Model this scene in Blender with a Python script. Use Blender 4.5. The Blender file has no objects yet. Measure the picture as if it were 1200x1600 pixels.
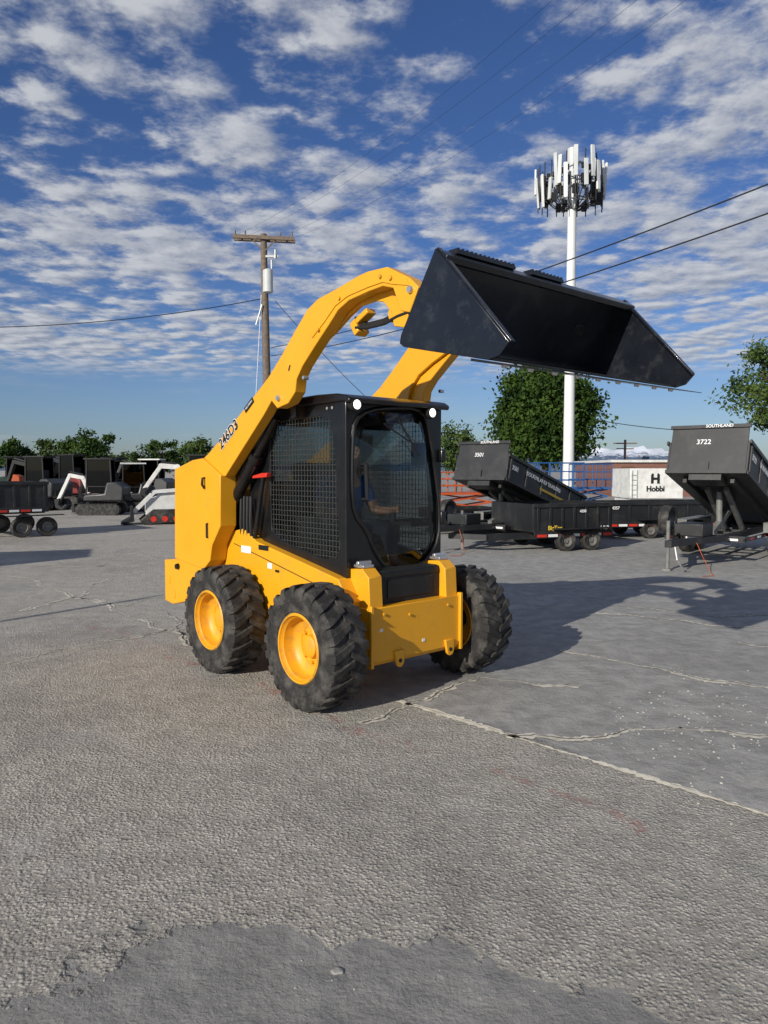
import bpy, bmesh, math, random
import numpy as np
from mathutils import Vector, Matrix
R=math.radians
sc=bpy.context.scene
col=sc.collection
random.seed(3)
# ------------------------------------------------------------ camera
F=1150.0; H=1.5; TH=math.atan(65/F); ct,st=math.cos(TH),math.sin(TH)
cam=bpy.data.cameras.new('camera'); co=bpy.data.objects.new('camera',cam); col.objects.link(co)
cam.sensor_fit='VERTICAL'; cam.sensor_height=36; cam.lens=F/1600*36; cam.clip_end=20000; cam.clip_start=0.05
co.location=(0,0,H); co.rotation_euler=(R(90)-TH,0,0); sc.camera=co
def ray(px,py):
    dx=(px-600)/F; dy=(800-py)/F
    return Vector((dx,ct+dy*st,-st+dy*ct))
def W(px,py,Y):
    d=ray(px,py); k=Y/d.y; return Vector((d.x*k,Y,H+d.z*k))
def G(px,py,z=0):
    d=ray(px,py); k=(z-H)/d.z; return Vector((d.x*k,d.y*k,z))
MC=Vector((-0.31,5.48,0)); MROT=R(-49)
MR=Matrix.Rotation(MROT,3,'Z'); MRI=MR.transposed()
def U(px,py,ax,val):
    o=MRI@(Vector((0,0,H))-MC); d=MRI@ray(px,py)
    i='xyz'.index(ax); k=(val-o[i])/d[i]; return o+d*k
# ------------------------------------------------------------ materials
def newmat(name):
    m=bpy.data.materials.new(name); m.use_nodes=True; nt=m.node_tree
    return m,nt,nt.nodes['Principled BSDF']
def pm(name,c,rough=.5,metal=0,var=.12,scale=6,bump=0,bscale=60,coat=0,dirt=None,dscale=3,dlo=.5,dhi=.7,emit=0):
    m,nt,b=newmat(name); N=nt.nodes; L=nt.links
    tc=N.new('ShaderNodeTexCoord')
    n=N.new('ShaderNodeTexNoise'); n.inputs['Scale'].default_value=scale; n.inputs['Detail'].default_value=6
    L.new(tc.outputs['Object'],n.inputs['Vector'])
    r=N.new('ShaderNodeValToRGB'); r.color_ramp.elements[0].position=.3; r.color_ramp.elements[1].position=.7
    r.color_ramp.elements[0].color=[x*(1-var) for x in c]+[1]; r.color_ramp.elements[1].color=[min(1,x*(1+var)) for x in c]+[1]
    L.new(n.outputs['Fac'],r.inputs[0]); out=r.outputs[0]
    if dirt:
        n2=N.new('ShaderNodeTexNoise'); n2.inputs['Scale'].default_value=dscale; n2.inputs['Detail'].default_value=9; n2.inputs['Roughness'].default_value=.65
        L.new(tc.outputs['Object'],n2.inputs['Vector'])
        mr=N.new('ShaderNodeMapRange'); mr.inputs[1].default_value=dlo; mr.inputs[2].default_value=dhi
        L.new(n2.outputs['Fac'],mr.inputs[0])
        mx=N.new('ShaderNodeMixRGB'); L.new(mr.outputs[0],mx.inputs[0]); L.new(out,mx.inputs[1]); mx.inputs[2].default_value=list(dirt)+[1]; out=mx.outputs[0]
    L.new(out,b.inputs['Base Color']); b.inputs['Roughness'].default_value=rough; b.inputs['Metallic'].default_value=metal
    if coat: b.inputs['Coat Weight'].default_value=coat; b.inputs['Coat Roughness'].default_value=.1
    rr=N.new('ShaderNodeMapRange'); rr.inputs[3].default_value=max(0.02,rough-.08); rr.inputs[4].default_value=min(1,rough+.12)
    L.new(n.outputs['Fac'],rr.inputs[0]); L.new(rr.outputs[0],b.inputs['Roughness'])
    if bump:
        n3=N.new('ShaderNodeTexNoise'); n3.inputs['Scale'].default_value=bscale; n3.inputs['Detail'].default_value=5
        L.new(tc.outputs['Object'],n3.inputs['Vector'])
        bp=N.new('ShaderNodeBump'); bp.inputs['Strength'].default_value=bump; bp.inputs['Distance'].default_value=.01
        L.new(n3.outputs['Fac'],bp.inputs['Height']); L.new(bp.outputs[0],b.inputs['Normal'])
    if emit: b.inputs['Emission Color'].default_value=list(c)+[1]; b.inputs['Emission Strength'].default_value=emit
    return m
YEL=pm('yellow_paint',(.74,.345,.010),.38,0,.04,5,coat=.15,dirt=(.42,.23,.04),dscale=5,dlo=.55,dhi=.95)
YELD=pm('yellow_rim',(.72,.335,.010),.46,0,.06,9,dirt=(.30,.19,.06),dscale=12,dlo=.48,dhi=.82)
BLK=pm('black_paint',(.005,.005,.006),.30,0,.2,6,coat=.2,dirt=(.018,.017,.016),dscale=7,dlo=.5,dhi=.85)
BUCK=pm('bucket_black',(.004,.006,.011),.30,0,.2,5,bump=.1,bscale=25,coat=.25,dirt=(.035,.038,.045),dscale=11,dlo=.52,dhi=.82)
RUB=pm('rubber',(.016,.015,.015),.75,0,.25,20,bump=.3,bscale=90,dirt=(.13,.12,.105),dscale=9,dlo=.45,dhi=.82)
PLA=pm('black_plastic',(.008,.008,.009),.6,0,.15,10)
STEEL=pm('bright_steel',(.6,.6,.61),.3,.8,.1,20)
GRIL=pm('grille_metal',(.05,.05,.048),.5,.0,.1,20)
WHT=pm('white_paint',(.66,.66,.64),.4,0,.06,4,dirt=(.4,.38,.35),dscale=3,dlo=.45,dhi=.85)
DGY=pm('dark_grey_paint',(.012,.013,.015),.48,0,.2,3,coat=.05,dirt=(.06,.056,.05),dscale=2.5,dlo=.5,dhi=.9)
RED=pm('red_paint',(.55,.03,.015),.4,0,.1,5)
ORG=pm('orange_paint',(.42,.075,.015),.5,0,.1,5)
BLU=pm('blue_paint',(.012,.08,.24),.45,0,.1,5)
TXW=pm('white_lettering',(.75,.75,.75),.5,0,.03,5)
TXB=pm('black_lettering',(.008,.008,.008),.5,0,.03,5)
GALV=pm('galvanised_steel',(.42,.43,.43),.5,.5,.15,5)
SILV=pm('fender_metal',(.20,.20,.19),.55,.3,.2,5,dirt=(.1,.09,.08))
WOOD=pm('weathered_wood',(.15,.115,.088),.85,0,.3,9,bump=.4,bscale=30)
MAST=pm('mast_paint',(.66,.67,.66),.5,0,.05,1)
ANT=pm('antenna_grey',(.50,.52,.52),.5,0,.12,1)
WIRE=pm('wire_black',(.012,.012,.014),.6,0,.1,3)
BARK=pm('bark',(.09,.07,.05),.9,0,.3,6,bump=.5,bscale=20)
SKIN=pm('skin',(.40,.22,.15),.5,0,.08,20)
SHIRT=pm('blue_cloth',(.02,.10,.32),.85,0,.2,20)
JEANS=pm('dark_cloth',(.02,.025,.04),.9,0,.2,20)
HAIR=pm('dark_hair',(.02,.014,.01),.8,0,.2,40)
SEAT=pm('seat_grey',(.045,.045,.048),.7,0,.15,10)
LAMP=pm('lamp_lens',(1,.97,.92),.2,0,.02,5,emit=1.3)
def glassmat(name,tint,refl):
    m=bpy.data.materials.new(name); m.use_nodes=True; nt=m.node_tree; N=nt.nodes; L=nt.links; N.clear()
    o=N.new('ShaderNodeOutputMaterial'); t=N.new('ShaderNodeBsdfTransparent'); t.inputs[0].default_value=(*tint,1)
    g=N.new('ShaderNodeBsdfGlossy'); g.inputs['Roughness'].default_value=.015; g.inputs[0].default_value=(.9,.95,1,1)
    lw=N.new('ShaderNodeLayerWeight'); lw.inputs[0].default_value=.25
    mr=N.new('ShaderNodeMapRange'); mr.inputs[3].default_value=refl; mr.inputs[4].default_value=.8
    L.new(lw.outputs['Fresnel'],mr.inputs[0]); mx=N.new('ShaderNodeMixShader'); L.new(mr.outputs[0],mx.inputs[0]); L.new(t.outputs[0],mx.inputs[1]); L.new(g.outputs[0],mx.inputs[2])
    L.new(mx.outputs[0],o.inputs[0]); return m
GLS=glassmat('windscreen_glass',(.66,.70,.70),.03)
GLS2=glassmat('side_glass',(.50,.54,.54),.0)
DGL=glassmat('dark_glass',(.04,.05,.05),.02)
def leafmat(name,dark,light,scale):
    m,nt,b=newmat(name); N=nt.nodes; L=nt.links
    tc=N.new('ShaderNodeTexCoord'); n=N.new('ShaderNodeTexNoise'); n.inputs['Scale'].default_value=scale; n.inputs['Detail'].default_value=4
    L.new(tc.outputs['Object'],n.inputs['Vector'])
    r=N.new('ShaderNodeValToRGB'); r.color_ramp.elements[0].position=.38; r.color_ramp.elements[1].position=.65
    r.color_ramp.elements[0].color=(*dark,1); r.color_ramp.elements[1].color=(*light,1)
    L.new(n.outputs['Fac'],r.inputs[0]); L.new(r.outputs[0],b.inputs['Base Color']); b.inputs['Roughness'].default_value=.75; b.inputs['Specular IOR Level'].default_value=.2
    return m
LEAF=leafmat('leaves',(.012,.032,.004),(.048,.088,.012),.5)
LEAF2=leafmat('leaves_light',(.025,.05,.010),(.08,.12,.028),.9)
def brickmat():
    m,nt,b=newmat('brick_wall'); N=nt.nodes; L=nt.links
    tc=N.new('ShaderNodeTexCoord'); mp=N.new('ShaderNodeMapping'); mp.inputs['Rotation'].default_value=(R(90),0,0)
    t=N.new('ShaderNodeTexBrick'); t.inputs['Color1'].default_value=(.20,.075,.05,1); t.inputs['Color2'].default_value=(.15,.055,.04,1); t.inputs['Mortar'].default_value=(.2,.16,.14,1); t.inputs['Scale'].default_value=4
    L.new(tc.outputs['Object'],mp.inputs[0]); L.new(mp.outputs[0],t.inputs[0]); L.new(t.outputs[0],b.inputs['Base Color']); b.inputs['Roughness'].default_value=.85
    return m
BRK=brickmat()
# ------------------------------------------------------------ mesh builder
class MB:
    def __init__(s): s.v=[]; s.f=[]
    def add(s,vs,fs):
        n=len(s.v); s.v+= [tuple(v) for v in vs]; s.f+=[[i+n for i in f] for f in fs]; return s
    def box(s,c,sz,rot=None):
        c=Vector(c); h=Vector(sz)/2; vs=[]
        for x in(-1,1):
            for y in(-1,1):
                for z in(-1,1):
                    p=Vector((x*h.x,y*h.y,z*h.z)); 
                    if rot is not None: p=rot@p
                    vs.append(c+p)
        return s.add(vs,[(0,1,3,2),(4,6,7,5),(0,4,5,1),(2,3,7,6),(0,2,6,4),(1,5,7,3)])
    def bx(s,x0,x1,y0,y1,z0,z1): return s.box(((x0+x1)/2,(y0+y1)/2,(z0+z1)/2),(x1-x0,y1-y0,z1-z0))
    def prism(s,pts,off):
        pts=[Vector(p) for p in pts]; off=Vector(off); n=len(pts)
        return s.add(pts+[p+off for p in pts],[list(range(n)),list(range(2*n-1,n-1,-1))]+[(i,(i+1)%n,n+(i+1)%n,n+i) for i in range(n)])
    def tube(s,pts,r,seg=10,cap=True):
        pts=[Vector(p) for p in pts]; rs=r if isinstance(r,(list,tuple)) else [r]*len(pts)
        vs=[]; n=len(pts); a0=None
        for i,p in enumerate(pts):
            d=(pts[min(i+1,n-1)]-pts[max(i-1,0)]).normalized()
            if a0 is None:
                a0=d.orthogonal().normalized()
            a=(a0-d*a0.dot(d)).normalized(); a0=a; b=d.cross(a)
            for k in range(seg):
                t=2*math.pi*k/seg; vs.append(p+(a*math.cos(t)+b*math.sin(t))*rs[i])
        fs=[]
        for i in range(n-1):
            for k in range(seg):
                fs.append((i*seg+k,i*seg+(k+1)%seg,(i+1)*seg+(k+1)%seg,(i+1)*seg+k))
        if cap: fs.append(list(range(seg))[::-1]); fs.append([(n-1)*seg+k for k in range(seg)])
        return s.add(vs,fs)
    def lathe(s,prof,c=(0,0,0),seg=32,closed=False):   # around local y
        c=Vector(c); vs=[];n=len(prof)
        for (r,t) in prof:
            for k in range(seg):
                a=2*math.pi*k/seg; vs.append(c+Vector((r*math.cos(a),t,r*math.sin(a))))
        fs=[]
        for i in range(n if closed else n-1):
            j=(i+1)%n
            for k in range(seg): fs.append((i*seg+k,i*seg+(k+1)%seg,j*seg+(k+1)%seg,j*seg+k))
        return s.add(vs,fs)
    def bar(s,p0,p1,w,h,up=(0,0,1)):
        p0=Vector(p0);p1=Vector(p1);d=(p1-p0); L=d.length; d.normalize(); u=Vector(up); sd=d.cross(u)
        if sd.length<1e-4: sd=d.orthogonal()
        sd.normalize(); u=sd.cross(d)
        vs=[]
        for p in(p0,p1):
            for a,b in((-1,-1),(1,-1),(1,1),(-1,1)): vs.append(p+sd*a*w/2+u*b*h/2)
        return s.add(vs,[(0,1,2,3),(7,6,5,4),(0,4,5,1),(1,5,6,2),(2,6,7,3),(3,7,4,0)])
    def build(s,name,mat,parent=None,bevel=0,smooth=True,ang=35,loc=None):
        me=bpy.data.meshes.new(name); me.from_pydata(s.v,[],s.f); 
        bm=bmesh.new(); bm.from_mesh(me); bmesh.ops.recalc_face_normals(bm,faces=bm.faces); bm.to_mesh(me); bm.free()
        me.materials.append(mat)
        if smooth: me.shade_smooth(); me.set_sharp_from_angle(angle=R(ang))
        o=bpy.data.objects.new(name,me); col.objects.link(o)
        if parent: o.parent=parent
        if loc is not None: o.location=loc
        if bevel:
            b=o.modifiers.new('bevel','BEVEL'); b.width=bevel; b.segments=2; b.limit_method='ANGLE'; b.angle_limit=R(40)
        return o
def tag(o,label=None,cat=None,group=None,kind=None):
    if label:o['label']=label
    if cat:o['category']=cat
    if group:o['group']=group
    if kind:o['kind']=kind
    return o
def thing(name,label,cat,loc=(0,0,0),rz=0,group=None):
    o=bpy.data.objects.new(name,None); o.empty_display_size=.2; col.objects.link(o); o.location=loc; o.rotation_euler=(0,0,rz)
    return tag(o,label,cat,group)
def copy_tree(o,parent=None):
    c=o.copy(); col.objects.link(c); c.parent=parent
    for ch in list(o.children): copy_tree(ch,c)
    return c
def text(s,size,org,xd,yd,mat,parent,name='lettering',sx=1,bold=.0,center=True,ext=.001):
    cu=bpy.data.curves.new(name,'FONT'); cu.body=s; cu.size=size; cu.extrude=ext; cu.offset=bold
    if center: cu.align_x='CENTER'; cu.align_y='CENTER'
    t=bpy.data.objects.new(name,cu); col.objects.link(t)
    dg=bpy.context.evaluated_depsgraph_get(); me=bpy.data.meshes.new_from_object(t.evaluated_get(dg)); bpy.data.objects.remove(t)
    xd=Vector(xd).normalized(); yd=Vector(yd).normalized(); n=xd.cross(yd)
    M=Matrix(((xd.x*sx,yd.x,n.x,org[0]),(xd.y*sx,yd.y,n.y,org[1]),(xd.z*sx,yd.z,n.z,org[2]),(0,0,0,1)))
    me.transform(M); me.materials.clear(); me.materials.append(mat)
    for p in me.polygons: p.material_index=0
    o=bpy.data.objects.new(name,me); col.objects.link(o); o.parent=parent; return o
def circ(n,r,c=(0,0)): return [(c[0]+r*math.cos(2*math.pi*k/n),c[1]+r*math.sin(2*math.pi*k/n)) for k in range(n)]

# ============================================================ SKID STEER
L0=thing('skid_steer_loader','yellow skid steer loader with its black bucket raised, standing in the middle of the yard','loader',MC,MROT)
YA=-.62
# --- wheels
TR=.397
def tyre_mb():
    m=MB()
    half=[(.205,.100),(.222,.124),(.262,.136),(.31,.141),(.350,.138),(.371,.121),(.381,.06)]
    prof=[(r,-t) for r,t in half]+[(.382,0)]+[(r,t) for r,t in half[::-1]]
    m.lathe(prof,seg=88,closed=True)
    n=22
    stn=[(.144,.31,.335,-.02,.060),(.143,.32,.366,-.01,.074),(.128,.35,.389,.0,.076),(.085,.36,.396,.05,.070),(.04,.362,.397,.12,.062),(-.012,.362,.396,.19,.05)]
    for sd in(-1,1):
        for k in range(n):
            a0=2*math.pi*(k+(.5 if sd>0 else 0))/n
            vs=[]
            for t,ri,ro,da,hw in stn:
                for (r,w) in((ri,-hw*1.15),(ro,-hw*.85),(ro,hw*.85),(ri,hw*1.15)):
                    a=a0+da+w; vs.append((r*math.cos(a),t*sd,r*math.sin(a)))
            fs=[(0,1,2,3),tuple(len(vs)-4+i for i in(3,2,1,0))]
            for i in range(len(stn)-1):
                for q in range(4): fs.append((i*4+q,i*4+(q+1)%4,i*4+4+(q+1)%4,i*4+4+q))
            m.add(vs,fs)
    for sd in(-1,1):
        m.lathe([(.232,sd*.128),(.238,sd*.134),(.244,sd*.132)],seg=64); m.lathe([(.288,sd*.138),(.293,sd*.1425),(.298,sd*.140)],seg=64)
    return m
def make_wheel():
    hub=MB(); hub.lathe([(.0,-.055),(.055,-.055),(.07,-.045),(.075,-.01),(.13,-.008),(.13,.012),(0,.012)],seg=32)
    for x,z in circ(8,.103): hub.tube([(x,-.008,z),(x,-.03,z)],.011,6)
    w=hub.build('wheel',YELD,L0)
    rm=MB(); rm.lathe([(.222,-.128),(.214,-.136),(.206,-.134),(.203,-.118),(.192,-.105),(.188,-.05),(.172,-.028),(.128,-.012),(.128,.01),(.176,.0),(.193,.03),(.196,.10),(.206,.118),(.216,.128),(.222,.122),(.204,.1),(.2,0),(.204,-.1)],seg=56,closed=True)
    rm.tube([(.17,-.03,.06),(.165,-.075,.058)],.006,6)
    rm.build('rim',YELD,w)
    tyre_mb().build('tyre',RUB,w,ang=30)
    return w
wp=[(.58,-.675),(-.58,-.675),(.58,.675),(-.58,.675)]
w0=make_wheel()
for i,(x,y) in enumerate(wp):
    w=w0 if i==0 else copy_tree(w0,L0)
    w.location=(x,y,TR-.003)
    if y>0: w.rotation_euler=(0,R(20*i),R(180))
    else: w.rotation_euler=(0,R(13*i),0)
# --- chassis
m=MB()
pl=[U(px,py,'y',-.50) for px,py in[(322,850),(352,832),(380,826),(400,846),(470,878),(528,905)]]
zt=[(p.x,p.z) for p in pl]+[(.70,.66),(.70,.30),(.55,.24),(-.9,.24),(-1.2,.34)]
m.prism([(x,-.50,z) for x,z in zt],(0,1.0,0)); m.build('chassis',YEL,L0,bevel=.008)
for x,y in wp: MB().tube([(x,y*.7,TR),(x,y*.98,TR)],.07,16).build('axle',BLK,L0)
for (x0,y0,x1,y1,mt) in [(377,852,392,865,TXW),(418,879,425,889,TXW),(404,851,419,861,TXB),(430,890,436,895,TXB)]:
    a=U(x0,y0,'y',-.503); b=U(x1,y1,'y',-.503)
    MB().bx(a.x,b.x,-.504,-.501,b.z,a.z).build('warning_sticker',mt,L0)
a=U(366,842,'y',-.50); b=U(500,908,'y',-.50); MB().bar((a.x,-.5015,a.z-.035),(b.x,-.5015,b.z-.035),.004,.005).build('panel_seam',TXB,L0)
# --- towers
TY=-.645
tp=[(273,733),(300,719),(316,716),(344,742),(344,822),(331,852),(328,876),(318,890),(273,872)]
tw=[U(a,b,'y',TY) for a,b in tp]
for y0,y1 in((TY,-.505),(.505,-TY)):
    m=MB(); m.prism([(p.x,y0,p.z) for p in tw],(0,y1-y0,0)); m.build('rear_tower',YEL,L0,bevel=.006)
a=U(320,737,'y',TY)
MB().tube([(a.x,TY,a.z-.05),(a.x,TY-.02,a.z-.05),(a.x+.0,TY-.025,a.z-.1),(a.x,TY-.005,a.z-.13)],.010,8).build('tower_hook',BLK,L0)
b=U(325,830,'y',TY); MB().tube([(b.x,TY,b.z-.05),(b.x,TY-.013,b.z-.05),(b.x,TY-.013,b.z+.06),(b.x,TY,b.z+.06)],.007,8).build('side_handle',PLA,L0)
xr=tw[0].x
m=MB(); m.prism([(xr+.02,-.50,.55),(xr+.0,-.50,1.32),(xr+.15,-.50,1.40),(-.95,-.50,1.36),(-.90,-.50,.5)],(0,1.0,0)); m.build('engine_hood',YEL,L0,bevel=.02)
m=MB(); m.prism([(-.895,-.42,.55),(-.895,-.42,1.30),(-.66,-.42,1.25),(-.64,-.42,.55)],(0,.84,0)); m.build('dark_gap_block',PLA,L0,bevel=.02)  # black colour stands in for the dark gap between tower and cab
for i in range(5): MB().bx(-1.34+i*.08,-1.30+i*.08,-.35,.35,1.39,1.405).build('hood_louvre',PLA,L0)
bp=[U(a,b,'y',-.62) for a,b in[(257,874),(300,872),(322,876),(322,905),(296,915),(290,940),(270,944),(258,938)]]
m=MB(); m.prism([(p.x,-.62,p.z) for p in bp],(0,1.24,0)); 
m.build('rear_bumper',YEL,L0,bevel=.008)
for q in((264,905),(272,928)):
    c=U(q[0],q[1],'y',-.62); MB().box((c.x,-.621,c.z),(.05,.012,.07)).build('bumper_slot',YELD,L0,bevel=.004)
c=U(278,885,'y',-.625); m=MB(); m.lathe([(.0,-.645),(.022,-.645),(.026,-.63),(.026,-.61)],(c.x,0,c.z),16); m.build('tie_down_pin',BLK,L0)
# --- lift arms
up=[(330,704),(345,686),(385,635),(420,589),(441,554),(464,512),(481,483),(497,467),(530,449),(560,431),(575,424),(605,417),(640,434),(654,448)]
lo_=[(614,450),(598,447),(576,455),(545,469),(528,484),(513,508),(492,540),(472,572),(463,592),(461,612),(450,630),(433,638),(424,626),(412,648),(352,744),(318,742),(314,724)]
ao=[U(a,b,'y',YA) for a,b in [(314,720)]+up+[(640,488),(626,486)]+lo_[:-1]]
il=[(314,722)]+up+[(640,488),(634,512),(616,510),(612,488),(600,472),(585,470),(562,478),(545,494),(524,518),(496,544),(477,565),(465,590),(461,612),(450,628),(412,648),(352,744)]
ai=[U(a,b,'y',YA+.09) for a,b in il]
kp=[(470,507),(483,486),(498,470),(531,452),(561,435),(576,428),(604,421),(634,435),(640,446),(612,444),(598,441),(575,449),(543,463),(524,478),(507,503),(488,528)]
for sgn in(1,-1):
    y0=YA*sgn
    m=MB(); m.prism([(p.x,y0,p.z) for p in ao],(0,.085*sgn,0))
    arm=m.build('lift_arm',YEL,L0,bevel=.005)
    kk=[U(a,b,'y',YA-.004) for a,b in kp]; m=MB(); m.prism([(p.x,y0+.001*sgn,p.z) for p in kk],(0,-.008*sgn,0)); m.build('knee_plate',YEL,arm,bevel=.002)
    m=MB(); m.prism([(p.x,(YA+.087)*sgn,p.z) for p in ai],(0,.03*sgn,0)); m.build('inner_plate',YEL,arm,bevel=.005)
    for q,r_,mt in[((434,622),.020,STEEL),((497,515),.012,YELD),((610,434),.014,YELD),((594,432),.012,YELD),((475,590),.013,STEEL),((640,452),.02,STEEL),((530,466),.012,YELD)]:
        c=U(q[0],q[1],'y',YA-.01); m=MB(); m.lathe([(0,(YA-.018)*sgn),(r_*.9,(YA-.018)*sgn),(r_,(YA-.012)*sgn),(r_,(YA+.02)*sgn)],(c.x,0,c.z),14); m.build('pivot_pin',mt,arm)
    a=U(452,575,'y',YA-.002); m=MB(); m.box((a.x,y0,a.z),(.012,.006,.04),Matrix.Rotation(R(25),3,'Y')); m.build('arm_slot',TXB,arm)
    yc=YA+.13
    a=U(352,812,'y',yc); b=U(431,652,'y',yc); d=b-a
    m=MB(); m.tube([(a.x,a.y*sgn*-1 if False else a.y*sgn,a.z),(a.x+d.x*.62,a.y*sgn,a.z+d.z*.62)],.045,18); m.tube([(a.x+d.x*.6,a.y*sgn,a.z+d.z*.6),(a.x+d.x*.66,a.y*sgn,a.z+d.z*.66)],.052,18); m.tube([(a.x+.06,a.y*sgn,a.z+.05),(a.x+.06+d.x*.55,a.y*sgn,a.z+.0+d.z*.55)],.012,8)
    cy=m.build('lift_cylinder',BLK,L0)
    MB().tube([(a.x+d.x*.6,a.y*sgn,a.z+d.z*.6),(b.x,b.y*sgn,b.z)],.032,14).build('cylinder_rod',BLK,cy)
    a=U(434,622,'y',YA); m=MB(); m.prism([(a.x-.05,(YA+.12)*sgn,a.z+.02),(a.x+.05,(YA+.12)*sgn,a.z+.06),(a.x+.035,(YA+.12)*sgn,a.z-.12),(a.x-.02,(YA+.12)*sgn,a.z-.13)],(0,.02*sgn,0)); m.build('cylinder_lug',BLK,arm)
    a=U(398,842,'y',-.48); b=U(412,742,'y',-.48)
    MB().tube([(a.x,a.y*sgn,a.z),(b.x,b.y*sgn,b.z)],.017,10).build('control_link',BLK,L0)
    a=U(352,744,'y',-.52); b=U(385,690,'y',-.52); m=MB(); m.bar((a.x-.02,-.50*sgn,a.z-.25),(b.x+.02,-.50*sgn,b.z-.03),.03,.07); m.build('rear_link',BLK,L0,bevel=.006)
c=U(606,482,'y',YA); ct_=MB(); ct_.tube([(c.x-.05,-.52,c.z-.0),(c.x-.05,.52,c.z-.0)],.06,24); ct_.build('cross_tube',YEL,L0)
e=U(556,512,'y',-.52); m=MB(); m.box((e.x,-.49,e.z),(.05,.09,.09),Matrix.Rotation(R(-30),3,'Y')); m.box((e.x+.05,-.49,e.z+.06),(.13,.07,.035),Matrix.Rotation(R(-25),3,'Y')); m.build('hose_bracket',YEL,L0,bevel=.006)
for k in range(4):
    yk=-.47-.02*k
    pts=[U(556,497+k*5,'y',yk),U(575,506+k*2,'y',yk),U(600,500+k*2,'y',yk),U(622,488+k*2,'y',yk),U(648,484,'y',yk)]
    MB().tube(pts,.010,8).build('hydraulic_hose',PLA,L0)
# --- arm lettering
a=U(345,697,'y',YA); b=U(412,605,'y',YA); ad=(b-a); ad.y=0; ad.normalize(); au=Vector((-ad.z,0,ad.x))
yy=YA-.0035
c=U(357,679,'y',yy); text('246D3',.112,(c.x,yy,c.z),ad,au,TXW,L0,sx=1.0,bold=.0065); text('246D3',.112,(c.x,yy-.002,c.z),ad,au,TXB,L0,sx=1.0,bold=.002)
c=U(389,633,'y',yy); m=MB(); m.box((c.x,yy,c.z),(.135,.003,.042),Matrix.Rotation(-math.atan2(ad.z,ad.x),3,'Y')); m.build('name_plate',TXB,L0)
text('YALE CARMAN',.020,(c.x,yy-.003,c.z),ad,au,TXW,L0,sx=.8)
# --- cab
def isect(c,ang,poly):
    d=(math.cos(ang),math.sin(ang)); best=None
    for i in range(len(poly)):
        p=poly[i];q=poly[(i+1)%len(poly)]; ex,ey=q[0]-p[0],q[1]-p[1]
        den=d[0]*ey-d[1]*ex
        if abs(den)<1e-9: continue
        wx,wy=p[0]-c[0],p[1]-c[1]
        t=(wx*ey-wy*ex)/den; s=(wx*d[1]-wy*d[0])/den
        if t>0 and -1e-6<=s<=1+1e-6 and(best is None or t<best): best=t
    return (c[0]+d[0]*best,c[1]+d[1]*best)
def ring(inner,outer,to3,off):
    c=(sum(p[0] for p in inner)/len(inner),sum(p[1] for p in inner)/len(inner))
    an=sorted(math.atan2(p[1]-c[1],p[0]-c[0]) for p in list(inner)+list(outer))
    m=MB(); n=len(an); off=Vector(off)
    I=[Vector(to3(*isect(c,a,inner))) for a in an]; O=[Vector(to3(*isect(c,a,outer))) for a in an]
    vs=I+O+[p+off for p in I]+[p+off for p in O]; fs=[]
    for i in range(n):
        j=(i+1)%n
        fs+= [(i,j,n+j,n+i),(2*n+i,3*n+i,3*n+j,2*n+j),(i,2*n+i,2*n+j,j),(n+i,n+j,3*n+j,3*n+i)]
    return m.add(vs,fs)
def smoothpoly(P_,it=2):
    for _ in range(it):
        Q=[]
        for i in range(len(P_)):
            p=P_[i];q=P_[(i+1)%len(P_)]
            Q+=[(p[0]*.75+q[0]*.25,p[1]*.75+q[1]*.25),(p[0]*.25+q[0]*.75,p[1]*.25+q[1]*.75)]
        P_=Q
    return P_
XF=.60
gi=[U(a,b,'x',XF) for a,b in[(548,690),(551,655),(572,638),(612,634),(652,636),(668,650),(676,700),(684,760),(688,800),(687,842),(672,876),(646,890),(604,892),(586,870),(572,832),(551,806),(547,760)]]
gi=smoothpoly([(p.y,p.z) for p in gi],1)
outer=[(-.435,.80),(.435,.80),(.435,1.95),(-.435,1.95)]
gi=[(max(-.42,min(.425,y)),z) for y,z in gi]
m=ring(gi,outer,lambda y,z:(XF,y,z),(-.05,0,0)); cf=m.build('cab_front_frame',BLK,L0,bevel=.004)
cc=(sum(p[0] for p in gi)/len(gi),sum(p[1] for p in gi)/len(gi))
m=MB(); vs=[];fs=[]; n=len(gi); rings=6
for j in range(rings):
    t=1-j/rings
    for y,z in gi: yy_,zz_=cc[0]+(y-cc[0])*t,cc[1]+(z-cc[1])*t; vs.append((XF-.02+.08*(1-t*t),yy_,zz_))
vs.append((XF-.02+.08,cc[0],cc[1]))
for j in range(rings-1):
    for i in range(n): fs.append((j*n+i,j*n+(i+1)%n,(j+1)*n+(i+1)%n,(j+1)*n+i))
for i in range(n): fs.append(((rings-1)*n+i,(rings-1)*n+(i+1)%n,rings*n))
dr=m.add(vs,fs).build('windscreen_door',GLS,L0,ang=80)
gp=[Vector((XF+.004,cc[0]+(y-cc[0])*.97,cc[1]+(z-cc[1])*.978)) for y,z in gi]
m=MB(); m.tube(gp+[gp[0],gp[1]],.014,8); m.build('door_frame',BLK,dr)
a=U(600,662,'x',XF+.07); b=U(640,690,'x',XF+.07); m=MB(); m.tube([a,b],.005,6); a2=U(622,655,'x',XF+.07); b2=U(655,712,'x',XF+.07); m.tube([a2,b2],.007,6); m.build('wiper',PLA,dr)
a=U(572,725,'x',XF+.05); b=U(574,780,'x',XF+.05); m=MB(); m.tube([a+Vector((-.05,0,0)),a,b,b+Vector((-.05,0,0))],.015,8); m.build('door_handle',PLA,dr)
for q in[(686,712),(693,808)]:
    a=U(q[0],q[1],'x',XF+.01); m=MB(); m.box((a.x,.43,a.z),(.05,.045,.09)); m.build('door_hinge',BLK,L0,bevel=.01)
so=[(-.60,.93),(.595,.80),(.595,1.95),(-.60,1.95)]
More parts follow.
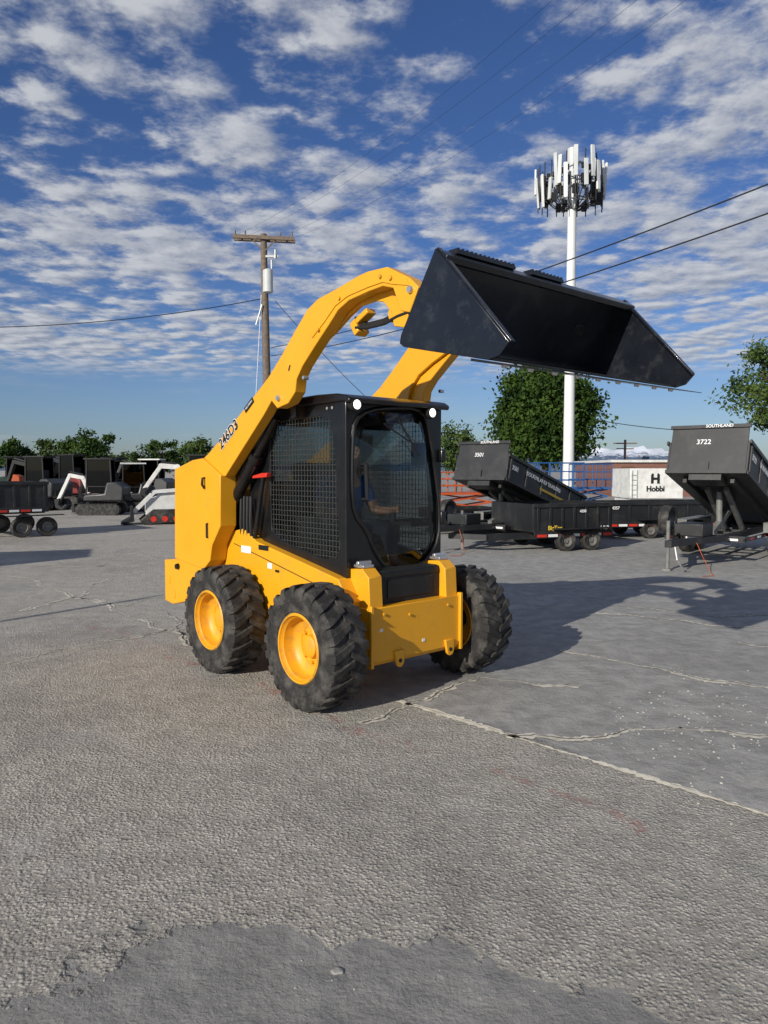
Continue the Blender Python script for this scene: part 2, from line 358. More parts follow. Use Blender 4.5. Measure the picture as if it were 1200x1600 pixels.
si=[U(a,b,'y',-.43) for a,b in[(420,700),(428,664),(440,658),(500,650),(514,656),(522,690),(531,858),(524,872),(505,873),(440,845),(425,828)]]
si=[(p.x,p.z) for p in si]
for sgn in(1,-1):
    m=ring(si,so,lambda x,z:(x,-.43*sgn,z),(0,.035*sgn,0)); sf=m.build('cab_side_frame',BLK,L0,bevel=.004)
    m=MB(); m.prism([(x,-.405*sgn,z) for x,z in si],(0,.006*sgn,0)); m.build('side_window',GLS2,sf)
    m=MB(); xs=[p[0] for p in si]; zs=[p[1] for p in si]
    def span(val,ax):
        out=[]
        for i in range(len(si)):
            p=si[i];q=si[(i+1)%len(si)]
            if (p[ax]-val)*(q[ax]-val)<0:
                t=(val-p[ax])/(q[ax]-p[ax]); out.append(p[1-ax]+t*(q[1-ax]-p[1-ax]))
        return (min(out),max(out)) if len(out)>=2 else None
    x=min(xs)+.02
    while x<max(xs):
        s=span(x,0)
        if s: m.bx(x-.0018,x+.0018,-.426*sgn-.002,-.426*sgn+.002,s[0],s[1])
        x+=.036
    z=min(zs)+.02
    while z<max(zs):
        s=span(z,1)
        if s: m.bx(s[0],s[1],-.420*sgn-.002,-.420*sgn+.002,z-.0018,z+.0018)
        z+=.036
    m.build('window_grille',GRIL,sf)
ri=[(-.33,1.25),(.33,1.25),(.33,1.85),(-.33,1.85)]; ro=[(-.39,.93),(.39,.93),(.39,1.95),(-.39,1.95)]
m=ring(ri,ro,lambda y,z:(-.60,y,z),(.04,0,0)); m.build('cab_rear_frame',BLK,L0)
MB().bx(-.55,.54,-.39,.39,.70,.79).build('cab_floor',BLK,L0)
m=MB(); rp=[(-.64,1.935),(-.64,1.965),(-.55,1.990),(.3,2.005),(.52,1.998),(.62,1.982),(.662,1.960),(.665,1.940),(.650,1.925),(.6,1.945)]
m.prism([(x,-.455,z) for x,z in rp],(0,.91,0)); m.build('cab_roof',BLK,L0,bevel=.018)
for q,s in(((558,632),-1),((676,645),1)):
    c=U(q[0],q[1],'x',.665); m=MB(); m.tube([(c.x-.07,c.y,c.z),(c.x-.02,c.y,c.z),(c.x,c.y,c.z)],[.03,.043,.043],20); lp=m.build('work_light',PLA,L0)
    m=MB(); m.tube([(c.x+.001,c.y,c.z),(c.x+.008,c.y,c.z)],[.031,.022],20); m.build('lamp_lens',LAMP,lp)
for q in((511,638),(519,637)):
    c=U(q[0],q[1],'y',-.4315); m=MB(); m.lathe([(0,-.434),(.010,-.434),(.010,-.431)],(c.x,0,c.z),12); m.build('frame_plug',GALV,L0)
m=MB(); m.bx(-.30,.12,-.22,.22,.86,.96); m.box((-.30,0,1.25),(.10,.42,.62),Matrix.Rotation(R(-10),3,'Y')); m.bx(-.2,.08,-.14,.14,.79,.86); m.build('seat',SEAT,L0,bevel=.03)
for s in(-1,1):
    m=MB(); m.bx(-.12,.26,s*.30-.05,s*.30+.05,.96,1.1); m.tube([(.22,s*.30,1.1),(.25,s*.29,1.22)],[.02,.026],10); m.build('joystick_console',SEAT,L0,bevel=.012)
m=MB(); m.box((.50,.30,1.62),(.03,.12,.16)); m.build('display_panel',SEAT,L0,bevel=.008)
for s in(-1,1):
    m=MB(); m.prism([(.60,s*.40,.58),(.60,s*.40,.86),(.72,s*.40,.87),(.785,s*.40,.82),(.80,s*.40,.58)],(0,-s*.11,0)); po=m.build('front_post',YEL,L0,bevel=.005)
    m=MB(); m.bx(.62,.72,s*.345-.045,s*.345+.045,.872,.892); m.tube([(.67,s*.345-.055,.90),(.67,s*.345+.055,.90)],.016,10); m.build('post_latch',STEEL,po,bevel=.004)
m=MB(); m.bx(.60,.735,-.28,.28,.60,.845); st_=m.build('front_step',PLA,L0,bevel=.012)
m=MB()
m.bx(.736,.742,-.26,.26,.80,.83); m.bx(.736,.742,-.2,.2,.66,.78); m.build('step_tread',BLK,st_,bevel=.002)
m=MB(); m.prism([(.815,-.42,.625),(.815,-.42,.28),(.79,-.42,.25),(.70,-.42,.25),(.60,-.42,.6),(.64,-.42,.625)],(0,.84,0)); m.build('front_cross_member',YEL,L0,bevel=.005)
for s in(-1,1):
    m=MB(); m.bx(.80,.835,s*.408-.012,s*.408+.012,.245,.645); m.build('side_flange',YEL,L0,bevel=.004)
for s in(-.17,.30):
    m=MB(); P_=[(s+.035*math.cos(R(a)),.262+.045*math.sin(R(a))) for a in range(180,361,20)]+[(s+.035,.33),(s-.05,.33)]
    m.prism([(.812,y,z) for y,z in P_],(.022,0,0)); h_=m.build('tie_down_hook',YEL,L0,bevel=.004)
    m=MB(); m.tube([(.80,s-.002,.262),(.8365,s-.002,.262)],.014,12); m.build('hook_hole',TXB,h_)
for q in[(596,985),(662,1000)]:
    c=U(q[0],q[1],'x',.817); m=MB(); m.box((.8165,c.y,c.z),(.003,.026,.02)); m.build('warning_sticker',TXW,L0)
for q in[(640,960),(600,960),(700,945)]:
    c=U(q[0],q[1],'x',.817); MB().tube([(.812,c.y,c.z),(.826,c.y,c.z)],.009,6).build('frame_bolt',YELD,L0)
c=U(413,743,'y',-.46); m=MB(); m.prism([(c.x-.11,-.46,c.z-.022),(c.x+.09,-.46,c.z-.012),(c.x+.10,-.46,c.z+.020),(c.x+.02,-.46,c.z+.018),(c.x-.10,-.46,c.z-.002)],(0,-.04,0)); m.build('safety_strut',RED,L0,bevel=.004)
for k in range(4):
    a=U(378+k*5,800,'y',-.48); MB().tube([(a.x,-.48,.95),(a.x+.02,-.5,1.1),(a.x-.02,-.47,1.3)],.013,8).build('hydraulic_hose',PLA,L0)
# --- bucket
BH=.83
A=U(683,388,'y',-BH);B=U(622,541,'y',-BH);C=U(766,563,'y',-BH);D=U(798,534,'y',-BH)
def s2(p): return Vector((p.x,p.z))
A,B,C,D=map(s2,(A,B,C,D))
tip=C+(C-B).normalized()*.16
inn=(A-B).normalized(); flo=(C-B).normalized()
rad=.06
prof=[A,B+inn*rad*1.0]+[B+inn*rad*(1-t)**2+flo*rad*t**2 for t in(.25,.5,.75)]+[B+flo*rad,C]
m=MB(); th=.014
vs=[];n=len(prof)
nrm=[]
for i in range(n):
    d=(prof[min(i+1,n-1)]-prof[max(i-1,0)]).normalized(); nn=Vector((-d.y,d.x))
    nrm.append(nn)
cen=(A+B+C+D)/4
if (cen-prof[3]).dot(nrm[3])<0: nrm=[-x for x in nrm]
for i,p in enumerate(prof):
    q=p+nrm[i]*th
    for y in(-BH,BH): vs+=[(p.x,y,p.y),(q.x,y,q.y)]
fs=[]
for i in range(n-1):
    a=i*4;b=a+4; fs+=[(a,b,b+2,a+2),(a+1,a+3,b+3,b+1),(a,a+1,b+1,b),(a+2,b+2,b+3,a+3)]
fs+=[(0,2,3,1),(4*n-4,4*n-3,4*n-1,4*n-2)]
m.add(vs,fs); bk=m.build('bucket',BUCK,L0)
for s in(-1,1):
    y=s*BH; pts=[A,B+inn*rad,B+inn*rad*.25+flo*rad*.25,B+flo*rad,C,C+(D-C)*.3+flo*.03,D]
    m=MB(); m.prism([(p.x,y,p.y) for p in pts],(0,s*.012,0)); m.build('bucket_side',BUCK,bk,bevel=.003)
    m=MB(); m.bar((A.x,y-s*.012,A.y),(D.x,y-s*.012,D.y),.03,.016,(1,0,0)); m.build('side_edge_bar',BUCK,bk,bevel=.003)
ed=MB(); e0=C-flo*.10; dn=Vector((-flo.y,flo.x)); 
if dn.y>0: dn=-dn
p1=e0+dn*.004;p2=tip+dn*.004;p3=tip+dn*.008;p4=e0+dn*.016
ed.prism([(p.x,-BH-.02,p.y) for p in(p1,p2,p3,p4)],(0,2*BH+.04,0)); ce=ed.build('cutting_edge',BUCK,bk,bevel=.002)
for k in range(9):
    y=-BH+.08+k*(2*BH-.16)/8; q=C+flo*.02+dn*.010
    MB().tube([(q.x,y,q.y),(q.x+dn.x*.016,y,q.y+dn.y*.016)],[.017,.012],8).build('edge_bolt',STEEL,bk)
m=MB(); m.prism([(A.x+.0,-BH,A.y),(A.x+.07,-BH,A.y-.045),(A.x+.055,-BH,A.y-.075),(A.x-.02,-BH,A.y-.05)],(0,2*BH,0)); m.build('top_beam',BUCK,bk,bevel=.004)
for y0,y1 in((-.72,-.28),(-.14,.14)):
    m=MB(); m.bx(A.x-.04,A.x+.03,y0,y1,A.y-.008,A.y+.006)
    k=y0
    while k<y1-.01:
        m.prism([(A.x-.04,k,A.y+.004),(A.x-.04,k+.010,A.y+.022),(A.x-.04,k+.018,A.y+.022),(A.x-.04,k+.026,A.y+.004)],(.065,0,0)); k+=.032
    m.build('step_grip',BLK,bk)
bn=Vector((-inn.y,inn.x)); 
if bn.x>0: bn=-bn
c0=B+inn*.05+bn*.012; c1=A-inn*.10+bn*.012
m=MB(); m.prism([(c0.x,-.58,c0.y),(c1.x,-.58,c1.y),(c1.x+bn.x*.05,-.58,c1.y+bn.y*.05),(c0.x+bn.x*.08,-.58,c0.y+bn.y*.08)],(0,1.16,0)); m.build('coupler_plate',BLK,L0,bevel=.01)
for s in(-1,1):
    h=U(634,505,'y',YA); m=MB(); m.prism([(h.x-.05,s*.55,h.z+.05),(h.x-.05,s*.55,h.z-.06),(c0.x+bn.x*.02,s*.55,c0.y),(c1.x+bn.x*.02,s*.55,c1.y-.1)],(0,-s*.10,0)); m.build('coupler_link',BLK,L0,bevel=.008)
    k=U(570,450,'y',YA); m=MB(); m.tube([(k.x,s*.40,k.z),(c1.x-.08,s*.38,c1.y-.10)],.035,14); m.build('tilt_cylinder',BLK,L0)
c=s2(U(676,462,'y',-BH)); p0=Vector((c.x,-BH-.0125,c.y)); text('CAT',.062,p0,(1,0,.0),(0,0,1),pm('worn_emblem',(.010,.012,.018),.35),bk,ext=.0002)

# ============================================================ PERSON
def skinobj(name,V,E,rad_,mat,parent=None,sub=2):
    me=bpy.data.meshes.new(name); me.from_pydata(V,E,[]); o=bpy.data.objects.new(name,me); col.objects.link(o)
    if parent:o.parent=parent
    md=o.modifiers.new('skin','SKIN'); md.use_smooth_shade=True
    for i,r in enumerate(rad_):
        me.skin_vertices[0].data[i].radius=(r,r) if not isinstance(r,tuple) else r
    me.skin_vertices[0].data[0].use_root=True
    sm=o.modifiers.new('sub','SUBSURF'); sm.levels=sub; sm.render_levels=sub
    me.materials.append(mat); return o
px0=-.05
V=[];E=[];RD=[]
def jv(p,r,par=None):
    V.append(p);RD.append(r)
    if par is not None:E.append((par,len(V)-1))
    return len(V)-1
pel=jv((px0,0,1.03),(.13,.11)); sp=jv((px0+.02,0,1.17),(.12,.10),pel); ch=jv((px0+.07,0,1.35),(.13,.10),sp); nk=jv((px0+.12,0,1.47),.05,ch); jw=jv((px0+.15,0,1.55),.055,nk); hd=jv((px0+.16,0,1.63),(.085,.075),jw); ht=jv((px0+.155,0,1.71),.06,hd); ns=jv((px0+.245,0,1.605),.012,hd)
for s in(-1,1):
    sh=jv((px0+.07,s*.17,1.41),.055,ch); el=jv((px0+.12,s*.27,1.19),.042,sh); wr=jv((px0+.29,s*.29,1.20),.027,el); pa=jv((px0+.34,s*.288,1.215),(.028,.018),wr)
    for k,(dz,ln) in enumerate(((.018,.030),(.006,.034),(-.006,.032),(-.018,.026))):
        a=jv((px0+.375,s*.283,1.215+dz),.009,pa); b=jv((px0+.385,s*(.283-.02),1.215+dz),.008,a); jv((px0+.37,s*(.283-.035),1.215+dz),.007,b)
    t=jv((px0+.335,s*.265,1.235),.010,pa); jv((px0+.36,s*.25,1.245),.008,t)
    hp=jv((px0+.04,s*.09,1.02),.085,pel); kn=jv((px0+.40,s*.14,1.08),.06,hp); an=jv((px0+.47,s*.14,.84),.038,kn); jv((px0+.56,s*.15,.81),.035,an)
pr_=skinobj('person',V,E,RD,SKIN)
pr_.location=MC; pr_.rotation_euler=(0,0,MROT)
tag(pr_,'person in a blue shirt seated at the controls inside the loader cab','person')
V=[];E=[];RD=[]
pel=jv((px0,0,1.05),(.14,.12)); sp=jv((px0+.02,0,1.17),(.132,.112),pel); ch=jv((px0+.07,0,1.35),(.142,.112),sp); nk=jv((px0+.105,0,1.44),.065,ch)
for s in(-1,1):
    sh=jv((px0+.07,s*.17,1.41),.065,ch); el=jv((px0+.105,s*.245,1.25),.055,sh)
skinobj('shirt',V,E,RD,SHIRT,pr_)
V=[];E=[];RD=[]
pel=jv((px0,0,1.0),(.135,.10))
for s in(-1,1):
    hp=jv((px0+.04,s*.09,1.02),.095,pel); kn=jv((px0+.40,s*.14,1.08),.07,hp); an=jv((px0+.465,s*.14,.87),.05,kn)
skinobj('trousers',V,E,RD,JEANS,pr_)
V=[];E=[];RD=[]
a=jv((px0+.11,0,1.64),.075); b=jv((px0+.14,0,1.71),.073,a); skinobj('hair',V,E,RD,HAIR,pr_)

# ============================================================ GROUND
def gmat():
    m,nt,b=newmat('yard_concrete'); N=nt.nodes; L=nt.links
    def nd(t,**k):
        n=N.new(t)
        for a,v in k.items(): setattr(n,a,v)
        return n
    def setin(n,i,v):
        if isinstance(v,bpy.types.NodeSocket): L.new(v,n.inputs[i])
        else: n.inputs[i].default_value=v
    def mth(op,a,b_=0,c=0,clamp=False):
        n=nd('ShaderNodeMath',operation=op); n.use_clamp=clamp; setin(n,0,a); setin(n,1,b_); setin(n,2,c); return n.outputs[0]
    def vm(op,a,b_=(0,0,0),out=0,scale=None):
        n=nd('ShaderNodeVectorMath',operation=op); setin(n,0,a); setin(n,1,b_)
        if scale is not None: setin(n,3,scale)
        return n.outputs[out]
    def noise(v,s,d=5,r=.55,out='Fac'):
        n=nd('ShaderNodeTexNoise'); L.new(v,n.inputs['Vector']); n.inputs['Scale'].default_value=s; n.inputs['Detail'].default_value=d; n.inputs['Roughness'].default_value=r; return n.outputs[out]
    def mr(v,a,b_,c=0,d=1,sm=True):
        n=nd('ShaderNodeMapRange'); n.interpolation_type='SMOOTHSTEP' if sm else 'LINEAR'; setin(n,0,v); n.inputs[1].default_value=a; n.inputs[2].default_value=b_; n.inputs[3].default_value=c; n.inputs[4].default_value=d; return n.outputs[0]
    def mix(f,a,b_,bt='MIX'):
        n=nd('ShaderNodeMixRGB',blend_type=bt); setin(n,0,f); setin(n,1,a if not isinstance(a,tuple) else (*a,1)); setin(n,2,b_ if not isinstance(b_,tuple) else (*b_,1)); return n.outputs[0]
    def inv(a): return mth('SUBTRACT',1,a)
    P=nd('ShaderNodeNewGeometry').outputs['Position']
    a=G(622,1096);b2=G(1280,1297); d=(b2-a); nrm_=Vector((-d.y,d.x,0)).normalized()
    if nrm_.y<0: nrm_=-nrm_
    big=noise(P,.9,5,.6)
    hp=vm('DOT_PRODUCT',vm('SUBTRACT',P,tuple(a)),tuple(nrm_),out=1)
    sepx=nd('ShaderNodeSeparateXYZ'); L.new(P,sepx.inputs[0])
    zone1=mr(mth('ADD',hp,mth('MULTIPLY',mth('SUBTRACT',big,.5),.25)),-.02,.05)
    left=mr(mth('ADD',sepx.outputs[0],mth('MULTIPLY',mth('SUBTRACT',big,.5),6)),-1.6,.1)
    zone1=mth('MULTIPLY',zone1,left)
    xq=mth('ADD',sepx.outputs[0],.18)
    fgn=mth('ADD',mth('MULTIPLY_ADD',mth('MULTIPLY',xq,xq),.30,sepx.outputs[1]),mth('MULTIPLY',mth('SUBTRACT',noise(P,2.0,8,.58),.5),1.5))
    fg=mr(fgn,2.31,2.26)
    sm=mth('MAXIMUM',mth('MAXIMUM',zone1,fg),mth('MULTIPLY',mr(big,.57,.66),.5))
    rough=inv(sm)
    vor=nd('ShaderNodeTexVoronoi'); L.new(P,vor.inputs['Vector']); vor.inputs['Scale'].default_value=60
    peb=mr(vor.outputs['Distance'],.62,.12)
    fine=noise(P,110,3,.65); mid=noise(P,30,6,.75); med=noise(P,6,7,.68)
    cA=mix(mr(med,.3,.7),(.41,.385,.34),(.60,.565,.50)); 
    cA=mix(mth('MULTIPLY',mr(mid,.50,.36),.60),cA,(.18,.167,.147))
    cA=mix(mth('MULTIPLY',inv(peb),.45),cA,(.21,.195,.172))
    cA=mix(mr(fine,.54,.70,0,.5),cA,(.76,.72,.64))
    cB=mix(mr(med,.3,.7),(.245,.24,.228),(.365,.356,.336)); cB=mix(mr(fine,.6,.75,0,.3),cB,(.48,.46,.43)); cB=mix(mr(mid,.42,.30,0,.5),cB,(.12,.115,.108))
    c=mix(sm,cA,cB)
    c=mix(mth('MULTIPLY',fg,.40),c,(.13,.127,.12))
    lightp=mr(noise(P,.7,8,.7),.54,.70); c=mix(mth('MULTIPLY',lightp,.25),c,(.66,.62,.55))
    stain=mr(noise(P,.55,8,.68),.48,.62); c=mix(mth('MULTIPLY',stain,.28),c,(.16,.153,.142))
    c=mix(mth('MULTIPLY',mr(noise(P,3.1,4,.6),.69,.75),.6),c,(.08,.075,.068))
    L.new(c,b.inputs['Base Color']); b.inputs['Roughness'].default_value=.85; b.inputs['Specular IOR Level'].default_value=.25
    hgt=mth('MULTIPLY',peb,mth('MULTIPLY_ADD',rough,.0065,.0004))
    hgt=mth('MULTIPLY_ADD',mid,mth('MULTIPLY_ADD',rough,.013,.005),hgt)
    hgt=mth('MULTIPLY_ADD',fine,mth('MULTIPLY_ADD',rough,.0035,.0012),hgt)
    hgt=mth('MULTIPLY_ADD',fg,-.008,hgt)
    hgt=mth('MULTIPLY_ADD',med,.020,hgt)
    bp=nd('ShaderNodeBump'); bp.inputs['Strength'].default_value=1; bp.inputs['Distance'].default_value=1.0; L.new(hgt,bp.inputs['Height']); L.new(bp.outputs[0],b.inputs['Normal'])
    return m
GM=gmat()
m=MB(); S=9000; m.add([(-S,-S,0),(S,-S,0),(S,S,0),(-S,S,0)],[(0,1,2,3)]); g=m.build('ground',GM,smooth=False); tag(g,kind='structure')
SAND=pm('joint_sand',(.70,.65,.54),.9,0,.22,14,bump=.5,bscale=60)
CRKL=pm('crack_dust',(.58,.545,.465),.9,0,.25,9,bump=.5,bscale=60)
CRKD=pm('crack_dark',(.07,.064,.055),.95,0,.3,9)
def crack(pts,w,seed,mat,z=.004,wander=.10,name='pavement_crack',gap=.3,step=.02):
    rs=random.Random(seed); P_=[G(*p) for p in pts]; path=[]
    ph=[rs.random()*6.28 for _ in range(8)]; s=0
    rw=random.Random(seed*7+int(w*1000))
    for i in range(len(P_)-1):
        a,b=P_[i],P_[i+1]; L_=(b-a).length; n=max(2,int(L_/step)); d=(b-a).normalized(); nn=Vector((-d.y,d.x,0))
        for k in range(n+(1 if i==len(P_)-2 else 0)):
            q=a.lerp(b,k/n); s+=L_/n
            off=wander*(math.sin(s*2.1+ph[0])*.45+math.sin(s*5.3+ph[1])*.25+math.sin(s*11+ph[2])*.14+math.sin(s*23+ph[3])*.08)+rs.gauss(0,.002+.02*wander)
            env=.55+.45*math.sin(s*1.7+ph[4])*math.sin(s*4.1+ph[5])+rw.gauss(0,.14)
            ww=w*max(.15,env if env>gap*.5 else .15)
            path.append((q+nn*off,nn,ww*(.35+.35*rw.random()),ww*(.35+.35*rw.random())))
    vs=[];fs=[]
    for i,(q,nn,a,b) in enumerate(path):
        vs+=[(q.x+nn.x*a,q.y+nn.y*a,z),(q.x-nn.x*b,q.y-nn.y*b,z)]
        if i: fs.append((2*i-2,2*i-1,2*i+1,2*i))
    o=MB().add(vs,fs).build(name,mat,smooth=False); tag(o,kind='structure'); return o
crack([(622,1096),(1290,1300)],.072,1,SAND,wander=.015,gap=.0,name='pavement_joint')
crack([(622,1096),(1290,1300)],.006,2,CRKD,z=.008,wander=.015,gap=.8)
CL=[[(560,1130),(622,1096),(700,1078),(745,1058),(900,1080)],[(790,1150),(930,1148),(1060,1132),(1230,1152)],[(880,1015),(1060,1050),(1250,1085)],[(930,958),(1080,972),(1260,985)],[(20,900),(120,930),(200,965),(300,990)],[(120,935),(200,948),(275,925)],[(-20,880),(160,886),(275,872)],[(30,955),(120,930),(175,905)],[(1150,1005),(1250,1020)],[(-10,1035),(180,1000),(285,985)],[(250,950),(275,985),(290,1010)],[(950,945),(1090,962),(1250,958)]]
for i,l in enumerate(CL):
    crack(l,.085 if i<8 else .060,10+i,CRKL,wander=.14,gap=.7)
    crack(l,.012,10+i,CRKD,z=.008,wander=.14,gap=.6)
DL=[[(900,900),(1000,915),(1200,905)],[(60,850),(250,856)]]
for i,l in enumerate(DL): crack(l,.007,40+i,CRKD,wander=.22,gap=.9)
def redm():
    m=bpy.data.materials.new('red_chalk'); m.use_nodes=True; nt=m.node_tree; N=nt.nodes; L=nt.links; b=N['Principled BSDF']; b.inputs['Base Color'].default_value=(.48,.12,.10,1); b.inputs['Roughness'].default_value=.95
    gm=N.new('ShaderNodeNewGeometry'); n=N.new('ShaderNodeTexNoise'); n.inputs['Scale'].default_value=9; n.inputs['Detail'].default_value=9; n.inputs['Roughness'].default_value=.75; L.new(gm.outputs['Position'],n.inputs['Vector'])
    r=N.new('ShaderNodeMapRange'); r.inputs[1].default_value=.46; r.inputs[2].default_value=.72; r.inputs[4].default_value=.45; L.new(n.outputs['Fac'],r.inputs[0]); L.new(r.outputs[0],b.inputs['Alpha']); return m
RC=redm()
for i,l in enumerate([[(250,1025),(345,1048),(470,1100),(560,1140),(680,1170)],[(760,1205),(900,1248),(1010,1300)],[(120,975),(270,1018)]]): crack(l,.13,70+i,RC,z=.003,wander=.10,gap=.2,name='chalk_mark')
def mtmat():
    m_,nt,b=newmat('snowy_mountain'); N=nt.nodes;L=nt.links
    gm=N.new('ShaderNodeNewGeometry'); sx=N.new('ShaderNodeSeparateXYZ'); L.new(gm.outputs['Position'],sx.inputs[0])
    n=N.new('ShaderNodeTexNoise'); n.inputs['Scale'].default_value=.03; n.inputs['Detail'].default_value=8; n.inputs['Roughness'].default_value=.7; L.new(gm.outputs['Position'],n.inputs['Vector'])
    a=N.new('ShaderNodeMath'); a.operation='MULTIPLY_ADD'; L.new(n.outputs['Fac'],a.inputs[0]); a.inputs[1].default_value=120; L.new(sx.outputs[2],a.inputs[2])
    r=N.new('ShaderNodeMapRange'); r.inputs[1].default_value=118; r.inputs[2].default_value=138; L.new(a.outputs[0],r.inputs[0])
    mx=N.new('ShaderNodeMixRGB'); mx.inputs[1].default_value=(.07,.11,.18,1); mx.inputs[2].default_value=(.62,.66,.74,1); L.new(r.outputs[0],mx.inputs[0]); L.new(mx.outputs[0],b.inputs['Base Color']); b.inputs['Roughness'].default_value=1; return m_
xs=np.linspace(-3500,3500,240); rows=10; vs=[];fs=[]
rnd=np.random.RandomState(4); ph=rnd.rand(12)*6.28
for j in range(rows):
    for i,x in enumerate(xs):
        h=sum(math.sin(x/3500*6.28*(k+1.5)*1.7+ph[k])/(k+1.2) for k in range(12)); t=j/(rows-1)
        top=34+12*h+88*math.exp(-((x-1080)/330)**2)+rnd.randn()*3
        if j==0: z=-5
        else: z=top*t**1.2+rnd.randn()*5*(1-abs(t-.5))
        vs.append((x,2900+t*500+rnd.randn()*22,z))
for j in range(rows-1):
    for i in range(len(xs)-1):
        a=j*len(xs)+i; fs.append((a,a+1,a+1+len(xs),a+len(xs)))
mt=MB().add(vs,fs).build('mountains',mtmat(),smooth=True,ang=60); tag(mt,kind='structure')
rs=random.Random(11); m=MB()
for k in range(330):
    if k<210: q=G(rs.gauss(1090,75),rs.gauss(1130,45))
    else: q=G(rs.uniform(0,1200),rs.uniform(1080,1580))
    s_=rs.uniform(.0015,.005)*(1.2 if k<210 else .9); a=rs.random()*3
    M_=Matrix.Rotation(a,3,'Z'); m.box((q.x,q.y,s_*.4),(s_*2,s_*1.4,s_),M_)
o=m.build('gravel',pm('gravel_grey',(.40,.38,.34),.9,var=.4,scale=30),bevel=0); tag(o,'loose small gravel scattered over the concrete','gravel',kind='stuff')

# ============================================================ TREES
def leaves(nc,n,cen,rx,ry,rz,size,seed,squash=.45):
    rs=np.random.RandomState(seed)
    d=rs.randn(nc,3); d/=np.linalg.norm(d,axis=1)[:,None]; rr=rs.rand(nc,1)**.45
    cc_=d*rr*np.array([rx,ry,rz])
    cc_[:,2]=np.where(cc_[:,2]<-rz*.6,cc_[:,2]*.7,cc_[:,2])
    k=rs.randint(0,nc,n); cr_=(.12+.16*rs.rand(nc))*min(rx,rz)
    p=cc_[k]+rs.randn(n,3)*cr_[k][:,None]*np.array([1,1,.75])*.8+np.array(cen)
    a=rs.randn(n,3); a/=np.linalg.norm(a,axis=1)[:,None]; b=np.cross(a,rs.randn(n,3)); b/=np.linalg.norm(b,axis=1)[:,None]
    s=size*(.6+.8*rs.rand(n,1))
    v=np.stack([p-a*s,p+b*s*squash,p+a*s,p-b*s*squash],1).reshape(-1,3)
    return v
def tree(label,X,Y,h,r,zc,rz,mat,n=9000,size=.16,seed=1,tr=.2,group=None,nc=70,cat='tree',sq=.45):
    t=thing('tree',label,cat,(X,Y,0),0,group)
    m=MB(); m.tube([(0,0,0),(0.05*r,0,zc*.5),(0,.03*r,zc),(0,0,zc+rz*.5)],[tr,tr*.8,tr*.55,tr*.2],10)
    rs=random.Random(seed)
    for k in range(9):
        a=rs.random()*6.28; z0=zc-rz*.5+rs.random()*rz*.7; q=.45+.4*rs.random()
        m.tube([(0,0,z0),(math.cos(a)*r*q*.5,math.sin(a)*r*q*.5,z0+rz*.2),(math.cos(a)*r*q,math.sin(a)*r*q,z0+rz*.45)],[tr*.4,tr*.25,tr*.08],6)
    m.build('trunk',BARK,t)
    v=leaves(nc,n,(0,0,zc),r,r,rz,size,seed,sq)
    me=bpy.data.meshes.new('crown'); me.from_pydata(v.tolist(),[],np.arange(4*n).reshape(-1,4).tolist()); me.materials.append(mat)
    o=bpy.data.objects.new('crown',me); col.objects.link(o); o.parent=t
    return t
p=W(850,735,78); tree('big round dense green tree behind the white mast',p.x,78,8,5.0,7.0,5.6,LEAF,46000,.24,5,.4,nc=170,sq=.55)
p=W(1228,735,30); tree('green tree cut off by the right edge of the photo',p.x,30,8,2.0,4.8,2.2,LEAF2,14000,.09,7,.2)
p=W(712,735,50); tree('sparse light green tree between the cab and the dark raised trailer',p.x,50,4,1.6,2.8,1.8,LEAF2,3600,.13,9,.1)
lt=[(8,70,2.2,3.2,1.6,'small dark tree at the left edge behind the dark trailer'),(85,80,3.0,3.0,2.0,'low wide tree behind the leftmost excavator cabs'),(140,75,2.6,3.9,2.1,'rounded tree behind the excavators, tallest of the left row'),(195,85,2.2,2.4,1.6,'low tree behind the middle excavator'),(255,80,2.6,3.2,1.9,'leafy tree above the white excavator arm'),(312,70,1.6,3.2,1.9,'thin tree directly left of the loader rear'),(362,90,2.0,3.5,2.0,'small distant tree seen between loader arm and cab')]
for i,(px,Y,r,zc,rz,lb) in enumerate(lt):
    p=W(px,735,Y); tree(lb,p.x,Y,4,r,zc*.9,rz,LEAF if i%2==0 else LEAF2,4500,.17,20+i,.12,'trees along the far left side',nc=40)

